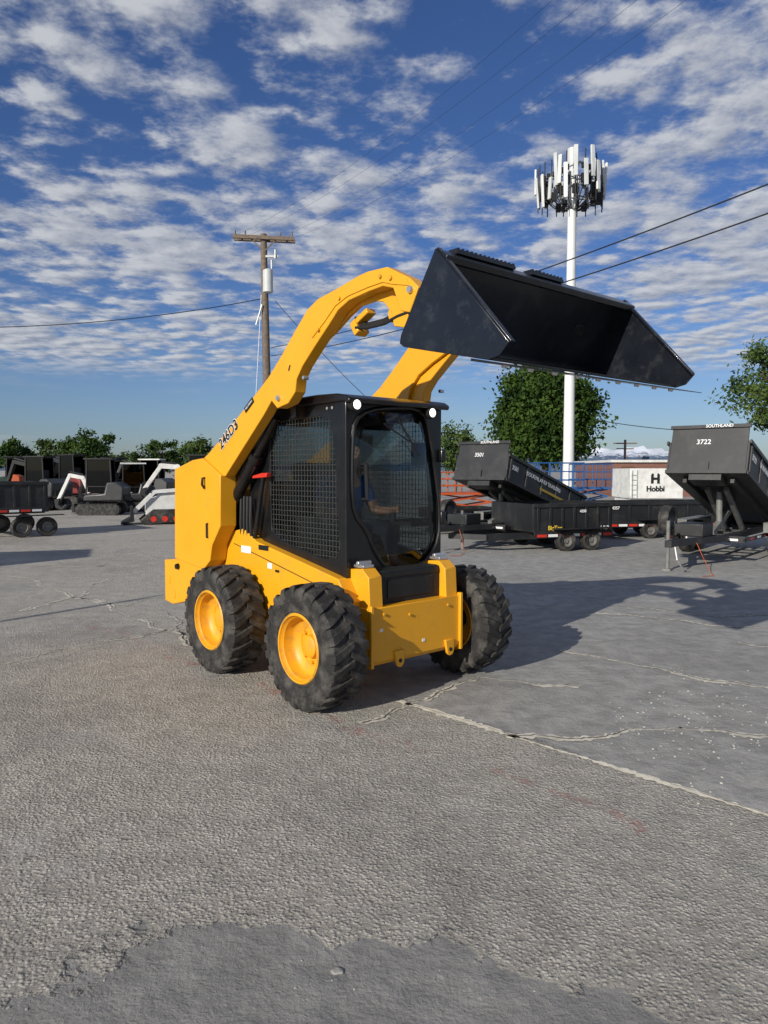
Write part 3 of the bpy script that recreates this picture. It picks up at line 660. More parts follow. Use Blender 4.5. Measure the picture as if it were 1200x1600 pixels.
# ============================================================ CELL TOWER
p=W(888,735,60); T=thing('cell_tower','tall white monopole mast crowned with white antenna panels','mast',(p.x,60,0))
m=MB(); m.tube([(0,0,0),(0,0,24.5),(0,0,27)],[.45,.32,.2],24); m.build('mast',MAST,T)
m=MB(); zP=W(888,285,60).z
for k in range(3):
    a=R(30+120*k);b_=R(30+120*(k+1)); 
    for zz in(-.9,.7):
        m.tube([(2.3*math.cos(a),2.3*math.sin(a),zP+zz),(2.3*math.cos(b_),2.3*math.sin(b_),zP+zz)],.06,6); m.tube([(0,0,zP+zz),(2.3*math.cos(a),2.3*math.sin(a),zP+zz)],.07,6)
m.build('antenna_platform',GALV,T)
rs=random.Random(5)
for k in range(24):
    a=2*math.pi*k/24+.1; rr=2.5+.5*math.cos(3*(a-R(30)))+rs.uniform(-.15,.15); x,y=rr*math.cos(a),rr*math.sin(a); hh=rs.uniform(1.7,2.7); dz=rs.uniform(-.8,.7)
    m=MB(); m.box((x,y,zP+dz),(.32,.16,hh),Matrix.Rotation(a+math.pi/2,3,'Z')@Matrix.Rotation(R(rs.uniform(-5,5)),3,'X')); o=m.build('antenna_panel',ANT if k%4 else MAST,T,bevel=.03)
    m=MB(); m.tube([(x*.93,y*.93,zP-2.0),(x*.93,y*.93,zP+1.5)],.045,6); m.box((x*.82,y*.82,zP-.5-rs.random()*.9),(.38,.3,.65)); m.box((x*.8,y*.8,zP+.4),(.26,.22,.4)); m.tube([(x*.85,y*.85,zP-.8),(x*.5,y*.5,zP-1.8),(.1,.1,zP-2.3)],.035,5); m.build('radio_unit',PLA,T)
m=MB(); m.tube([(0,0,zP+.2),(0,0,zP+2.6)],.42,16); m.build('antenna_drum',ANT,T)
# ============================================================ UTILITY POLE
p=W(417,735,30); UP=thing('utility_pole','weathered wooden utility pole with crossarm and grey transformer','utility pole',(p.x,30,0))
z1=W(414,366,30).z
m=MB(); m.tube([(0.1,0,0),(-.05,0,z1)],[.19,.13],14); m.build('pole',WOOD,UP)
m=MB(); m.box((-.03,-.17,z1-.18),(2.45,.1,.14),Matrix.Rotation(R(2.5),3,'Y')); m.box((-.03,.17,z1-.18),(2.45,.1,.14),Matrix.Rotation(R(2.5),3,'Y')); m.bar((-.55,-.12,z1-.2),(-.02,-.1,z1-.7),.04,.04); m.bar((.5,-.12,z1-.22),(-.02,-.1,z1-.7),.04,.04); ca=m.build('crossarm',WOOD,UP)
for x in(-1.15,-.75,.65,1.1): MB().tube([(x,-.17,z1-.12-x*.04),(x,-.17,z1+.0-x*.04),(x,-.17,z1+.05-x*.04)],[.025,.04,.03],8).build('insulator',pm('insulator_brown',(.12,.09,.08),.4),ca)
zz=W(0,442,30).z; m=MB(); m.tube([(.16,-.32,zz-.45),(.16,-.32,zz+.4),(.16,-.32,zz+.47)],[.2,.2,.08],16); m.build('transformer',ANT,UP)
m=MB(); m.box((.3,-.15,zz+1.0),(.5,.08,.08)); m.tube([(.45,-.2,zz+.9),(.45,-.2,zz+1.25)],.05,8); m.tube([(.3,-.2,zz+.5),(.3,-.2,zz+.85)],.045,8); m.tube([(-.1,-.2,zz-.9),(-.35,-.2,zz-1.7)],.03,6); m.build('fuse_cutout',GALV,UP)
m=MB(); m.tube([(-.14,-.12,zz-.5),(-.6,-.6,.0)],.010,5); m.build('guy_wire',GALV,UP)
def wire(a,b,sag,r,label,group=None):
    pts=[]; n=24
    for i in range(n+1):
        t=i/n; q=a.lerp(b,t); q.z-=sag*4*t*(1-t); pts.append(q)
    o=MB().tube(pts,r,6).build('overhead_wire',WIRE); tag(o,label,'wire',group)
A1=W(424,543,30); wire(A1,W(1260,264,12),.35,.014,'upper of the two thick black wires crossing to the right edge')
A1=W(424,556,30); wire(A1,W(1260,312,12.3),.35,.014,'lower of the two thick black wires crossing to the right edge')
wire(W(-80,512,28),W(408,467,30),.3,.016,'black wire running from the pole to the left edge')
wire(W(430,470,30),W(650,690,31),.25,.013,'thin service wire dropping from the transformer behind the cab')
for i,(sx,ex) in enumerate([(371,870),(388,930),(440,1010),(458,1095)]):
    wire(W(sx,366+i*2,30),W(ex+60,-60,14),.5,.0034,'faint thin wire high in the sky rising to the upper right','high wires from the pole crossarm')
wire(W(925,655,60),W(1060,672,60),.1,.03,'short dark wire beside the mast above the trailers')
p=W(976,735,70); FP=thing('utility_pole','small distant wooden pole with double crossarm behind the brick building','utility pole',(p.x,70,0))
m=MB(); m.tube([(0,0,0),(0,0,4.4)],.12,8); m.build('pole',WOOD,FP); m=MB(); m.bx(-1.1,1.1,-.1,.1,4.0,4.12); m.bx(-.8,.8,-.1,.1,3.5,3.6); m.build('crossarm',WOOD,FP)

# ============================================================ TRAILERS
def swheel(parent,loc,r=.3,w=.2):
    m=MB(); m.lathe([(r*.55,-w*.4),(r*.7,-w*.5),(r*.93,-w*.5),(r,-w*.35),(r,w*.35),(r*.93,w*.5),(r*.7,w*.5),(r*.55,w*.4)],seg=28,closed=True)
    t=m.build('wheel',RUB,parent,loc=loc)
    m=MB(); m.lathe([(0,-w*.2),(r*.2,-w*.25),(r*.25,-w*.1),(r*.5,-w*.1),(r*.56,-w*.42),(r*.56,w*.42),(r*.5,w*.1),(r*.25,w*.1),(r*.2,w*.25),(0,w*.2)],seg=20); m.build('rim',SILV,t)
    return t
def dump_trailer(label,near,rz,w,L,tilt,zh,wall,fwall,num,group):
    r=Matrix.Rotation(rz,3,'Z'); loc=Vector((near[0],near[1],0))-r@Vector((0,w/2,0))
    t=thing('dump_trailer',label,'trailer',loc,rz,group)
    ca_,sa=math.cos(tilt),math.sin(tilt)
    def Bp(a,y,h): return Vector((-L*ca_+a*ca_-h*sa,y,zh+a*sa+h*ca_))
    m=MB(); T_=.03
    def slab(a0,a1,y0,y1,h0,h1):
        vs=[Bp(a,y,h) for a in(a0,a1) for y in(y0,y1) for h in(h0,h1)]
        m.add(vs,[(0,1,3,2),(4,6,7,5),(0,4,5,1),(2,3,7,6),(0,2,6,4),(1,5,7,3)])
    slab(0,L,-w/2,w/2,0,.05); slab(0,L,w/2-T_,w/2,.05,wall); slab(0,L,-w/2,-w/2+T_,.05,wall); slab(L-T_,L,-w/2+T_,w/2-T_,.05,fwall); slab(0,.03,-w/2+T_,w/2-T_,.05,wall*.95)
    bx_=m.build('dump_box',DGY,t,bevel=.004)
    m=MB(); slab(-.02,L+.03,w/2,w/2+.035,wall-.05,wall+.01); slab(-.02,L+.03,-w/2-.035,-w/2,wall-.05,wall+.01); slab(L,L+.03,-w/2,w/2,fwall-.05,fwall+.01); slab(0,L,w/2,w/2+.02,.0,.06)
    for k in range(6): slab(.1+k*(L-.25)/5,.17+k*(L-.25)/5,w/2,w/2+.022,.06,wall-.05)
    m.build('box_rail',DGY,bx_,bevel=.004)
    m=MB(); slab(L+.001,L+.05,-w/2,w/2,.0,.06); slab(L+.001,L+.04,-.05,.05,.06,.2); slab(L-.35,L,-.25,.25,-.10,-.002); slab(.2,L-.2,-.4,-.34,-.09,-.002); slab(.2,L-.2,.34,.4,-.09,-.002); m.build('box_subframe',DGY,bx_)
    xd=(-ca_,0,-sa); ud=(-sa,0,ca_)
    o=Bp(L*.58,w/2+.024,wall*.64); text('SOUTHLAND TRAILERS',wall*.22,o,xd,ud,TXW,bx_,sx=1.25,bold=.003)
    o=Bp(L*.925,w/2+.025,wall*.58); text(num,wall*.24,o,xd,ud,TXW,bx_,sx=1.0,bold=.003)
    m=MB(); slab(.1,L*.62,w/2+.0225,w/2+.0245,wall*.28,wall*.38); m.build('stripe',pm('stripe_yellow',(.65,.42,.03),.5),bx_)
    o=Bp(L+.004,w*-.06,fwall*.66); text(num,fwall*.14,o,(0,1,0),ud,TXW,bx_,bold=.001)
    o=Bp(L+.034,w*.12,fwall-.018); text('SOUTHLAND',.070,o,(0,1,0),ud,TXW,bx_,bold=.001)
    m=MB()
    for y in(-.35,.35): m.bx(-L*ca_,.15,y-.04,y+.04,.38,.48)
    for k in range(6): m.bx(-L*ca_+.1+k*.55,-L*ca_+.16+k*.55,-.35,.35,.39,.45)
    m.bar((.15,-.38,.43),(1.35,0,.43),.08,.1); m.bar((.15,.38,.43),(1.35,0,.43),.08,.1); m.bx(1.3,1.65,-.05,.05,.38,.48)
    m.bx(-.1,.0,-w/2,w/2,.36,.46); m.bx(-L*ca_,-L*ca_+.08,-w/2,w/2,.34,.46)
    m.bx(-L*ca_,.0,w/2-.03,w/2,.37,.43)
    ch_=m.build('chassis',DGY,t,bevel=.004)
    m=MB(); m.tube([(1.3,-.12,0.03),(1.3,-.12,.75)],.028,10); m.bx(1.24,1.36,-.18,-.06,0,.03); m.build('jack',SILV,t)
    m=MB(); m.bx(.25,.75,-.22,.22,.48,.68); m.build('tool_box',DGY,t,bevel=.015)
    m=MB(); m.bar((-L*.50,-.15,.45),Bp(L*.80,-.15,-.05),.07,.07); m.bar((-L*.12,-.0,.45),Bp(L*.5,-.0,-.05),.09,.09);m.bar((-L*.50,.15,.45),Bp(L*.80,.15,-.05),.07,.07); m.tube([(-L*.25,0,.5),Bp(L*.75,0,-.05)],.05,12); m.build('scissor_hoist',SILV,t)
    for s in(-1,1):
        m=MB(); m.bx(-L*.62-.42,-L*.62+.42+.62,s*w/2-(0 if s>0 else .24),s*w/2+(.24 if s>0 else 0),.60,.62); m.bx(-L*.62-.42,-L*.62-.40,s*w/2-(0 if s>0 else .24),s*w/2+(.24 if s>0 else 0),.45,.60); m.bx(-L*.62+1.02,-L*.62+1.04,s*w/2-(0 if s>0 else .24),s*w/2+(.24 if s>0 else 0),.45,.60); m.build('mudguard',SILV,t,bevel=.004)
        for k in range(2): swheel(t,(-L*.62+k*.62,s*(w/2+.12),.28),.28,.18)
    for k in range(7):
        x=-L*ca_+.1+k*.45
        MB().bx(x,x+.2,w/2+.001,w/2+.005,.385,.42).build('reflector',RED if k%2==0 else TXW,t)
    for k in range(4):
        MB().bx(.001,.006,-w/2+.05+k*.3,-w/2+.25+k*.3,.385,.42).build('reflector',RED if k%2==0 else TXW,t)
    m=MB(); pts=[(1.5,.05,.38),(1.55,.1,.2),(1.45,.15,.06),(1.3,.2,.03)]; m.tube(pts,.012,6); m.build('safety_chain',GALV,t)
    swheel(t,(.45,-.42,.70),.24,.16)
    m=MB(); m.tube([(.9,.15,.45),(1.0,.3,.2),(1.15,.45,.02),(1.5,.6,.012),(1.7,.5,.012)],.005,6); m.build('brake_cable',ORG,t)
    return t
rz=R(-130)
dump_trailer('dark raised dump trailer numbered 3501, farther of the two raised trailers',W(790,735,14)[:2],rz,1.2,3.5,R(15),.40,.52,.78,'3501','raised dump trailers on the right')
dump_trailer('dark raised dump trailer numbered 3722, cut off by the right edge',W(1167,735,11.5)[:2],rz,1.25,3.5,R(17),.42,.55,.82,'3722','raised dump trailers on the right')
def low_trailer(label,px0_,px1,Y0,Y1,z0,z1,wd,txts,group,nw=2,wc=.45,wr=.25):
    a=W(px0_,735,Y0);b=W(px1,735,Y1); d=Vector((b.x-a.x,b.y-a.y,0)); Ln=d.length; rz_=math.atan2(d.y,d.x)
    t=thing('flat_trailer',label,'trailer',(a.x,a.y,0),rz_,group)
    m=MB(); m.bx(0,Ln,0,wd,z0,z0+.06); m.bx(0,Ln,0,.04,z0+.06,z1); m.bx(0,Ln,wd-.04,wd,z0+.06,z1); m.bx(0,.04,.04,wd-.04,z0+.06,z1); m.bx(Ln-.04,Ln,.04,wd-.04,z0+.06,z1); bd=m.build('trailer_bed',DGY,t,bevel=.004)
    m=MB(); m.bx(-.02,Ln+.02,-.035,0,z1-.06,z1+.01); m.bx(0,Ln,-.02,0,z0-.10,z0+.02)
    n=7
    for k in range(n): x=.06+k*(Ln-.16)/(n-1); m.bx(x,x+.05,-.022,0,z0+.02,z1-.06)
    m.build('side_rail',DGY,bd,bevel=.003)
    m=MB(); m.bx(-.8,Ln,.25,.33,z0-.14,z0-.02); m.bx(-.8,Ln,wd-.33,wd-.25,z0-.14,z0-.02); m.bar((-.8,.29,z0-.08),(-1.3,wd/2,z0-.08),.08,.1); m.bar((-.8,wd-.29,z0-.08),(-1.3,wd/2,z0-.08),.08,.1); m.build('chassis',DGY,t)
    k=.06;i=0
    while k<Ln-.15:
        MB().bx(k,k+.20,-.027,-.021,z0-.085,z0-.035).build('reflector',RED if i%2==0 else TXW,t); k+=.24;i+=1
    for s in(0,1):
        m=MB(); m.bx(Ln*wc-.32,Ln*wc+.32+.55*(nw-1),-.22 if s==0 else wd,-.037 if s==0 else wd+.2,wr*2+.04,wr*2+.06); m.build('mudguard',DGY,t)
        for k in range(nw): swheel(t,(Ln*wc+k*.55,.02 if s==0 else wd-.02,wr),wr,.17)
    m=MB(); m.tube([(-1.05,wd/2,.02),(-1.05,wd/2,.75)],.03,8); m.build('jack',SILV,t)
    for s,x,z,sz,mt_ in txts: text(s,sz,(x*Ln,-.040,z),(1,0,0),(0,0,1),mt_,t,bold=.002)
    return t
LY=pm('letter_yellow',(.7,.5,.05),.5)
low_trailer('black low dump trailer with red and white reflector tape, nearest the raised 3501 trailer',835,958,13.4,14.0,.36,.88,1.6,[('BigTex',.25,.44,.11,LY),('14LP',.88,.42,.10,TXW),('4350',.6,.74,.07,TXW)],'low trailers on the right',2,.40,.19)
low_trailer('black long low trailer in front of the brick building',948,1140,16.0,16.6,.36,.80,1.3,[('4357',.07,.68,.09,TXW)],'low trailers on the right',2,.35,.19)
low_trailer('black low trailer partly hidden behind the loader front wheel',700,800,16.8,17.5,.36,.60,1.5,[('PJ',.5,.48,.08,TXW)],'low trailers on the right',2,.3,.19)
low_trailer('dark grey trailer cut off by the left edge',-90,74,15.4,16.8,.66,1.24,1.7,[],None,2,.72,.22)
# ============================================================ LIFTS
def railbox(m,x0,x1,y0,y1,z0,z1,n,r=.02,nr=3):
    for i in range(n+1):
        x=x0+(x1-x0)*i/n
        for y in(y0,y1): m.tube([(x,y,z0),(x,y,z1)],r,6)
    for k in range(1,nr+1):
        z=z0+(z1-z0)*k/nr
        for y in(y0,y1): m.tube([(x0,y,z),(x1,y,z)],r,6)
        for x in(x0,x1): m.tube([(x,y0,z),(x,y1,z)],r,6)
def lift(label,px,Y,ln,wd,zb,zr,mat,scis,rzz=0,body=None):
    p=W(px,735,Y); t=thing('scissor_lift',label,'lift',(p.x,Y,0),rzz)
    m=MB(); m.bx(-ln/2,ln/2,-wd/2,wd/2,.18,.45); m.build('lift_base',body or mat,t,bevel=.02)
    m=MB()
    n=scis
    for k in range(n):
        z0=.45+(zb-.45)*k/n; z1=.45+(zb-.45)*(k+1)/n
        for y in(-wd*.35,wd*.35):
            m.bar((-ln*.42,y,z0),(ln*.42,y,z1),.03,.04); m.bar((ln*.42,y+.05,z0),(-ln*.42,y+.05,z1),.03,.04)
    m.build('scissor_arms',mat,t)
    m=MB(); m.bx(-ln/2,ln/2,-wd/2,wd/2,zb,zb+.06); m.build('platform',mat,t)
    m=MB(); railbox(m,-ln/2,ln/2,-wd/2,wd/2,zb+.06,zr,4,.016); m.build('guard_rail',mat,t)
    for s in(-1,1):
        for q in(-1,1): swheel(t,(s*ln*.38,q*(wd/2+.02),.2),.2,.12)
    return t
lift('orange scissor lift with open guard rails behind the black trailer',728,20,1.6,.9,.85,1.45,ORG,2,R(8),RED)
lift('blue scissor lift with tall guard rails in front of the mast foot',868,22,1.4,1.0,.9,1.72,BLU,2,R(5))
lift('blue scissor lift with open rails, right of the mast foot',922,24,1.2,1.0,.9,1.70,BLU,2,R(-6))
# ============================================================ BUILDING, CONTAINER
a=W(957,735,42); b_=W(1112,735,42)
Bd=thing('brick_building','low red brick building with pale roof edge behind the black trailers','building',((a.x+b_.x)/2,42,0)); hw=(b_.x-a.x)/2
m=MB(); m.bx(-hw,hw,0,8,0,1.95); m.build('wall',BRK,Bd)
m=MB(); m.bx(-hw-.15,hw+.15,-.15,8.1,1.96,2.10); m.build('roof_edge',WHT,Bd)
m=MB(); m.bx(-hw+.5,-hw+1.3,-.02,.0,0,1.7); m.build('door',pm('door_brown',(.1,.05,.03),.5),Bd)
m=MB(); m.bx(hw-1.4,hw-.3,-.02,0,.7,1.5); m.build('window',DGL,Bd)
p=W(1024,735,30); Cn=thing('box_container','white box body with a black H mark and the word Hobbi','container',(p.x,30,0))
m=MB(); m.bx(-1.02,1.15,0,2.4,.35,1.58); m.bx(-.95,1.0,.2,2.2,.1,.35); m.build('box_body',WHT,Cn,bevel=.02)
m=MB(); 
for k in range(2): m.bx(-.95+k*.2,-.92+k*.2,-.03,-.002,.35,1.5)
for k in range(5): m.bx(-.95,-.75,-.03,-.002,.5+k*.2,.52+k*.2)
m.build('ladder',GALV,Cn)
text('Hobbi',.30,(.02,-.004,.74),(1,0,0),(0,0,1),TXB,Cn,bold=.014)
m=MB(); m.prism([(x-.17,-.006,z) for x,z in[(.0,.96),(.11,.96),(.11,1.11),(.25,1.11),(.25,.96),(.36,.96),(.36,1.32),(.30,1.39),(.25,1.36),(.25,1.21),(.11,1.21),(.11,1.36),(.06,1.39),(.0,1.32)]],(0,.004,0)); m.build('emblem',TXB,Cn)
# ============================================================ MINI EXCAVATORS
def excavator(label,px,Y,rzz,pose,bodymat,canopy,sc_=1,armmat=WHT,group='small excavators parked on the left'):
    p=W(px,735,Y); t=thing('mini_excavator',label,'excavator',(p.x,Y,0),rzz,group); t.scale=(sc_,)*3
    for s in(-1,1):
        m=MB(); pts=[]
        for k in range(9): a=R(90+k*22.5); pts.append((-.62+.22*math.cos(a),0,.22+.22*math.sin(a)))
        for k in range(9): a=R(-90+k*22.5); pts.append((.62+.22*math.cos(a),0,.22+.22*math.sin(a)))
        m.prism([(q[0],s*.5-.14,q[2]) for q in pts],(0,.28,0)); 
        for k in range(12): m.bx(-.7+k*.125,-.65+k*.125,s*.5-.15,s*.5+.15,.43,.46)
        m.build('track',RUB,t)
    m=MB(); m.bx(-.5,.5,-.36,.36,.2,.5); m.bx(.85,.95,-.65,.65,.12,.45); m.bar((.4,0,.3),(.9,0,.28),.3,.08); m.build('undercarriage',PLA,t)
    m=MB(); m.prism([(-.95,-.6,.55),(-1.0,-.6,1.1),(-.7,-.6,1.3),(-.35,-.6,1.28),(-.25,-.6,.85),(.5,-.6,.80),(.55,-.6,.55)],(0,1.2,0)); m.build('body',bodymat,t,bevel=.06)
    m=MB(); m.bx(-1.02,-.6,-.45,.45,.6,.8); m.bx(-.5,.4,-.605,-.598,.6,.72); m.build('body_trim',PLA,t)
    m=MB()
    for x,y in((-.55,.0),(-.55,.55),(.42,.0),(.42,.55)): m.bar((x,y,.8),(x*.9,y,2.15),.05,.05,(1,0,0))
    m.bx(-.55,.42,.0,.55,1.1,1.14); cb=m.build('cab',PLA,t,bevel=.01)
    m=MB(); m.bx(-.62,.5,-.05,.6,2.15,2.22); m.build('cab_roof',PLA if canopy=='d' else WHT,cb,bevel=.02)
    m=MB(); m.bx(-.53,.38,.03,.035,.9,2.14); m.bx(-.53,.38,.54,.545,.9,2.14); m.bx(.36,.365,.04,.53,.9,2.14); m.build('cab_glass',DGL,cb)
    m=MB(); m.bx(-.4,.0,.12,.45,.85,1.2); m.bx(-.42,-.32,.12,.45,1.2,1.65); m.build('cab_seat',PLA,cb)
    pts,wdt=pose
    m=MB()
    for i in range(len(pts)-1):
        q0,q1=pts[i],pts[i+1]; m.bar((q0[0],-.2,q0[1]),(q1[0],-.2,q1[1]),.15,wdt[i],(0,0,1))
        m.lathe([(0,-.28),(wdt[i]*.5,-.28),(wdt[i]*.5,-.12),(0,-.12)],(q1[0],0,q1[1]),12)
    m.build('boom',armmat,t,bevel=.015)
    e=pts[-1]; m=MB(); m.prism([(e[0]-.08,-.38,e[1]+.05),(e[0]+.12,-.38,e[1]),(e[0]+.08,-.38,e[1]-.32),(e[0]-.15,-.38,e[1]-.42),(e[0]-.36,-.38,e[1]-.22),(e[0]-.3,-.38,e[1]-.18),(e[0]-.15,-.38,e[1]-.3),(e[0]-.02,-.38,e[1]-.2)],(0,.38,0)); m.build('bucket',PLA,t)
    MB().tube([(.5,-.2,.8),(pts[1][0]*.75+.1,-.2,pts[1][1]*.8)],.05,8).build('boom_cylinder',PLA,t)
    MB().tube([(pts[1][0],-.2,pts[1][1]+.12),(pts[2][0],-.2,pts[2][1]+.14)],.04,8).build('arm_cylinder',PLA,t)
    return t
pA=([(.5,.85),(1.0,1.85),(1.75,2.0),(2.2,1.0)],[.18,.16,.14])
pB=([(.5,.85),(.75,1.45),(1.25,1.55),(1.7,.6)],[.17,.15,.13])
GB=pm('charcoal_body',(.04,.04,.042),.4,0,.1,5)
excavator('dark cabbed mini excavator, leftmost of the parked excavators',68,28,R(160),pA,GB,'d',.92,PLA)
excavator('dark mini excavator with slim white arm folded down to the left, second from the left',158,25,R(185),pB,GB,'d',.86)
excavator('dark mini excavator with white canopy, in the middle of the left row',206,27,R(200),pA,GB,'w',.80,PLA)
excavator('white mini excavator with its arm reaching left beside the loader',315,25.5,R(188),([(.5,.85),(.9,1.75),(1.5,1.8),(2.1,.95)],[.23,.19,.15]),WHT,'d',.92)
excavator('dark red mini excavator standing farther back in the left row',120,31,R(150),pA,pm('dull_red',(.16,.02,.02),.5),'d',.98,DGY)
excavator('mini excavator with pale canopy farthest back in the left row',240,32,R(170),pA,GB,'w',.90,DGY)
excavator('dark mini excavator behind the left edge trailer',30,32,R(20),pA,pm('dark_green',(.02,.04,.03),.5),'d',.95,DGY)
excavator('small dark mini excavator between the two white canopies',182,34,R(30),pA,GB,'d',.95,DGY)
excavator('small dark mini excavator with its boom to the right, behind the leftmost cab',92,35,R(15),pA,GB,'d',.98,PLA)
p=W(252,735,20.8); t=thing('track_loader','small white and red track loader beside the big loader rear','loader',(p.x,20.8,0),R(200))
for s in(-1,1):
    m=MB(); m.prism([(-.5,s*.38-.11,.05),(.5,s*.38-.11,.0),(.62,s*.38-.11,.12),(.25,s*.38-.11,.42),(-.35,s*.38-.11,.42),(-.62,s*.38-.11,.2)],(0,.22,0)); tr_=m.build('track',RUB,t,bevel=.03)
    for x in(-.35,-.05,.25):
        m=MB(); m.lathe([(0,s*.50),(.08,s*.50),(.08,s*.47)],(x,0,.16),12); m.build('track_roller',RED,tr_)
m=MB(); m.prism([(-.55,-.27,.25),(-.5,-.27,.85),(-.2,-.27,.95),(.2,-.27,.75),(.45,-.27,.7),(.45,-.27,.25)],(0,.54,0)); m.build('body',WHT,t,bevel=.03)
m=MB(); m.bx(-.45,.1,-.29,-.272,.45,.75); m.bx(-.1,.3,-.2,.2,.86,.9); m.build('body_panel',PLA,t)
for s in(-1,1):
    m=MB(); m.bar((-.45,s*.33,.95),(.2,s*.33,.9),.06,.08); m.bar((.2,s*.33,.9),(.75,s*.33,.35),.06,.08); m.build('lift_arm',WHT,t)
m=MB(); m.prism([(.75,-.45,.1),(.78,-.45,.5),(.85,-.45,.5),(.85,-.45,.2),(1.1,-.45,.06),(1.1,-.45,.02)],(0,.9,0)); m.build('bucket',PLA,t)
p=W(26,735,30); t=thing('orange_machine','small orange machine hood at the left edge behind the dark trailer','machine',(p.x,30,0),R(10))
m=MB(); m.prism([(-.25,-.3,.4),(-.25,-.3,1.1),(-.05,-.3,1.35),(.2,-.3,1.28),(.25,-.3,.4)],(0,.6,0)); m.build('hood',ORG,t,bevel=.05)
for s in(-1,1):
    for x in(-.3,.35): swheel(t,(x,s*.36,.25),.25,.15)
t=thing('light_pole','slim steel pole standing left of the loader outside the frame, casting a thin shadow','pole',(-8.3,1.3,0)); m=MB(); m.tube([(0,0,0),(0,0,4.0)],[.05,.035],12); m.build('pole',GALV,t); m=MB(); m.bx(-.15,.15,-.15,.15,0,.05); m.build('base_plate',GALV,t)
t=thing('cargo_trailer','tall dark box trailer outside the left edge, casting the broad shadow at left','trailer',(-9.8,8.6,0),R(20))
m=MB(); m.bx(-1.3,1.3,-.7,.7,.55,2.3); m.build('box_body',DGY,t,bevel=.03)
for s in(-1,1):
    for x in(-.35,.35): swheel(t,(x,s*.62,.3),.3,.18)
for (px,py,s_) in [(528,1518,.020)]:  # flattened pebble shape added in place of a tar spot
    q=G(px,py); me=bpy.data.meshes.new('tar_spot'); bm=bmesh.new(); bmesh.ops.create_icosphere(bm,subdivisions=3,radius=1)
    for v in bm.verts: v.co*=1+.12*math.sin(v.co.x*5+v.co.y*3); v.co=Vector((v.co.x*s_,v.co.y*s_*.8,v.co.z*s_*.22))
    bm.to_mesh(me); bm.free(); me.materials.append(pm('tar_spot_grey',(.28,.27,.25),.9,bump=.4,bscale=80)); me.shade_smooth()
    o=bpy.data.objects.new('tar_spot',me); col.objects.link(o); o.location=(q.x,q.y,.002); tag(o,'small flat grey tar spot on the concrete in the foreground','tar_spot')

# ============================================================ LIGHT + SKY
az=R(53); el=R(23)
sd=Vector((-math.cos(az)*math.cos(el),-math.sin(az)*math.cos(el),math.sin(el)))
sl=bpy.data.lights.new('sun','SUN'); sl.energy=5; sl.angle=R(.5); sl.color=(1,.94,.83)
so_=bpy.data.objects.new('sun',sl); col.objects.link(so_); so_.rotation_euler=sd.to_track_quat('Z','Y').to_euler()
w=bpy.data.worlds.new('World'); sc.world=w; w.use_nodes=True; nt=w.node_tree; N=nt.nodes; L=nt.links; N.clear()
out=N.new('ShaderNodeOutputWorld'); bg=N.new('ShaderNodeBackground'); bg.inputs[1].default_value=.088; L.new(bg.outputs[0],out.inputs[0])
sky=N.new('ShaderNodeTexSky'); sky.sky_type='NISHITA'; sky.sun_disc=False; sky.sun_elevation=el; sky.sun_rotation=math.atan2(sd.x,sd.y); sky.air_density=1.0; sky.dust_density=.6; sky.ozone_density=2.0
tc=N.new('ShaderNodeTexCoord'); sx=N.new('ShaderNodeSeparateXYZ'); L.new(tc.outputs['Generated'],sx.inputs[0])
def mth(op,a,b=0,c=0,clamp=False):
    n=N.new('ShaderNodeMath'); n.operation=op; n.use_clamp=clamp
    for i,v in enumerate((a,b,c)):
        if isinstance(v,bpy.types.NodeSocket): L.new(v,n.inputs[i])
        else: n.inputs[i].default_value=v
    return n.outputs[0]
zc=mth('ADD',mth('MAXIMUM',sx.outputs[2],.0),.06)
cx=mth('DIVIDE',sx.outputs[0],zc); cy=mth('DIVIDE',sx.outputs[1],zc)
cb=N.new('ShaderNodeCombineXYZ'); L.new(cx,cb.inputs[0]); L.new(cy,cb.inputs[1]); cb.inputs[2].default_value=3.3
def ns(vec,s,d,r,off=(0,0,0),dist=0):
    mp=N.new('ShaderNodeMapping'); mp.inputs['Location'].default_value=off; L.new(vec,mp.inputs[0])
    n=N.new('ShaderNodeTexNoise'); n.inputs['Scale'].default_value=s; n.inputs['Detail'].default_value=d; n.inputs['Roughness'].default_value=r; n.inputs['Distortion'].default_value=dist; L.new(mp.outputs[0],n.inputs['Vector']); return n.outputs['Fac']
def mr(v,a,b,c=0,d=1):
    n=N.new('ShaderNodeMapRange'); n.interpolation_type='SMOOTHSTEP'; L.new(v,n.inputs[0]); n.inputs[1].default_value=a; n.inputs[2].default_value=b; n.inputs[3].default_value=c; n.inputs[4].default_value=d; return n.outputs[0]
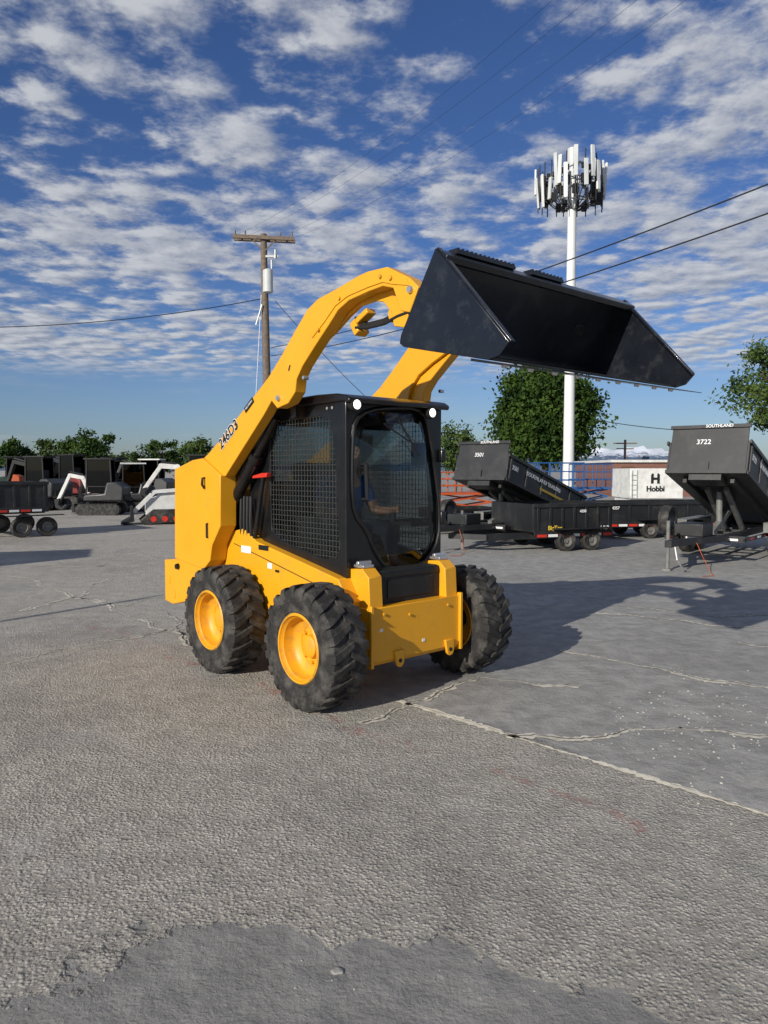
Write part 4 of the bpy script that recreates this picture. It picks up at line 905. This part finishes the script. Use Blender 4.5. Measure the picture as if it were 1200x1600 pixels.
def cloudn(off=(0,0,0)):
    a=ns(cb.outputs[0],8.0,8,.64,off); b=ns(cb.outputs[0],2.6,3,.5,off)
    v=N.new('ShaderNodeTexVoronoi'); v.feature='SMOOTH_F1'; v.inputs['Scale'].default_value=6.0; v.inputs['Smoothness'].default_value=.8
    mp=N.new('ShaderNodeMapping'); mp.inputs['Location'].default_value=off; L.new(cb.outputs[0],mp.inputs[0])
    nn=N.new('ShaderNodeTexNoise'); nn.inputs['Scale'].default_value=4; nn.inputs['Detail'].default_value=5; L.new(mp.outputs[0],nn.inputs['Vector'])
    vs_=N.new('ShaderNodeVectorMath'); vs_.operation='MULTIPLY_ADD'; L.new(nn.outputs['Color'],vs_.inputs[0]); vs_.inputs[1].default_value=(.32,.32,0); L.new(mp.outputs[0],vs_.inputs[2]); L.new(vs_.outputs[0],v.inputs['Vector'])
    puff=mth('SUBTRACT',.62,v.outputs['Distance'])
    return mth('ADD',mth('ADD',mth('MULTIPLY',a,.66),mth('MULTIPLY',b,.34)),mth('MULTIPLY',mth('SUBTRACT',puff,.25),.34))
n1=cloudn(); n1b=cloudn((-.04,-.055,0)); n2=ns(cb.outputs[0],.62,3,.5,(4,1,0))
dens=mth('ADD',n1,mth('MULTIPLY',mth('SUBTRACT',n2,.5),.42))
rad_=mth('SQRT',mth('ADD',mth('MULTIPLY',cx,cx),mth('MULTIPLY',cy,cy)))
dens=mth('ADD',dens,mr(rad_,1.5,2.8,-.01,.03))
fade=mr(rad_,5.9,4.7,0,1)
cl=mth('MULTIPLY',mr(dens,.365,.60),fade)
low=mth('MULTIPLY',mr(ns(cb.outputs[0],.5,4,.55,(9,3,0)),.55,.75),mth('MULTIPLY',mr(rad_,5.2,6.5),mr(rad_,12,9)))
cl=mth('MAXIMUM',cl,mth('MULTIPLY',low,.35))
shd=mth('ADD',mth('MULTIPLY',mth('SUBTRACT',n1,n1b),3.2),.5,clamp=True)
cc_=N.new('ShaderNodeMixRGB'); L.new(shd,cc_.inputs[0]); cc_.inputs[1].default_value=(3.3,3.65,4.5,1); cc_.inputs[2].default_value=(6.6,6.8,7.2,1)
tc2=N.new('ShaderNodeMixRGB'); L.new(mr(sx.outputs[2],.02,.30),tc2.inputs[0]); tc2.inputs[1].default_value=(.60,.72,1.0,1); tc2.inputs[2].default_value=(.45,.62,.98,1)
tint=N.new('ShaderNodeMixRGB'); tint.blend_type='MULTIPLY'; tint.inputs[0].default_value=1; L.new(sky.outputs[0],tint.inputs[1]); L.new(tc2.outputs[0],tint.inputs[2])
mx=N.new('ShaderNodeMixRGB'); L.new(mth('MULTIPLY',cl,.90),mx.inputs[0]); L.new(tint.outputs[0],mx.inputs[1]); L.new(cc_.outputs[0],mx.inputs[2]); L.new(mx.outputs[0],bg.inputs[0])
sc.view_settings.view_transform='Standard'; sc.view_settings.look='None'; sc.view_settings.exposure=0
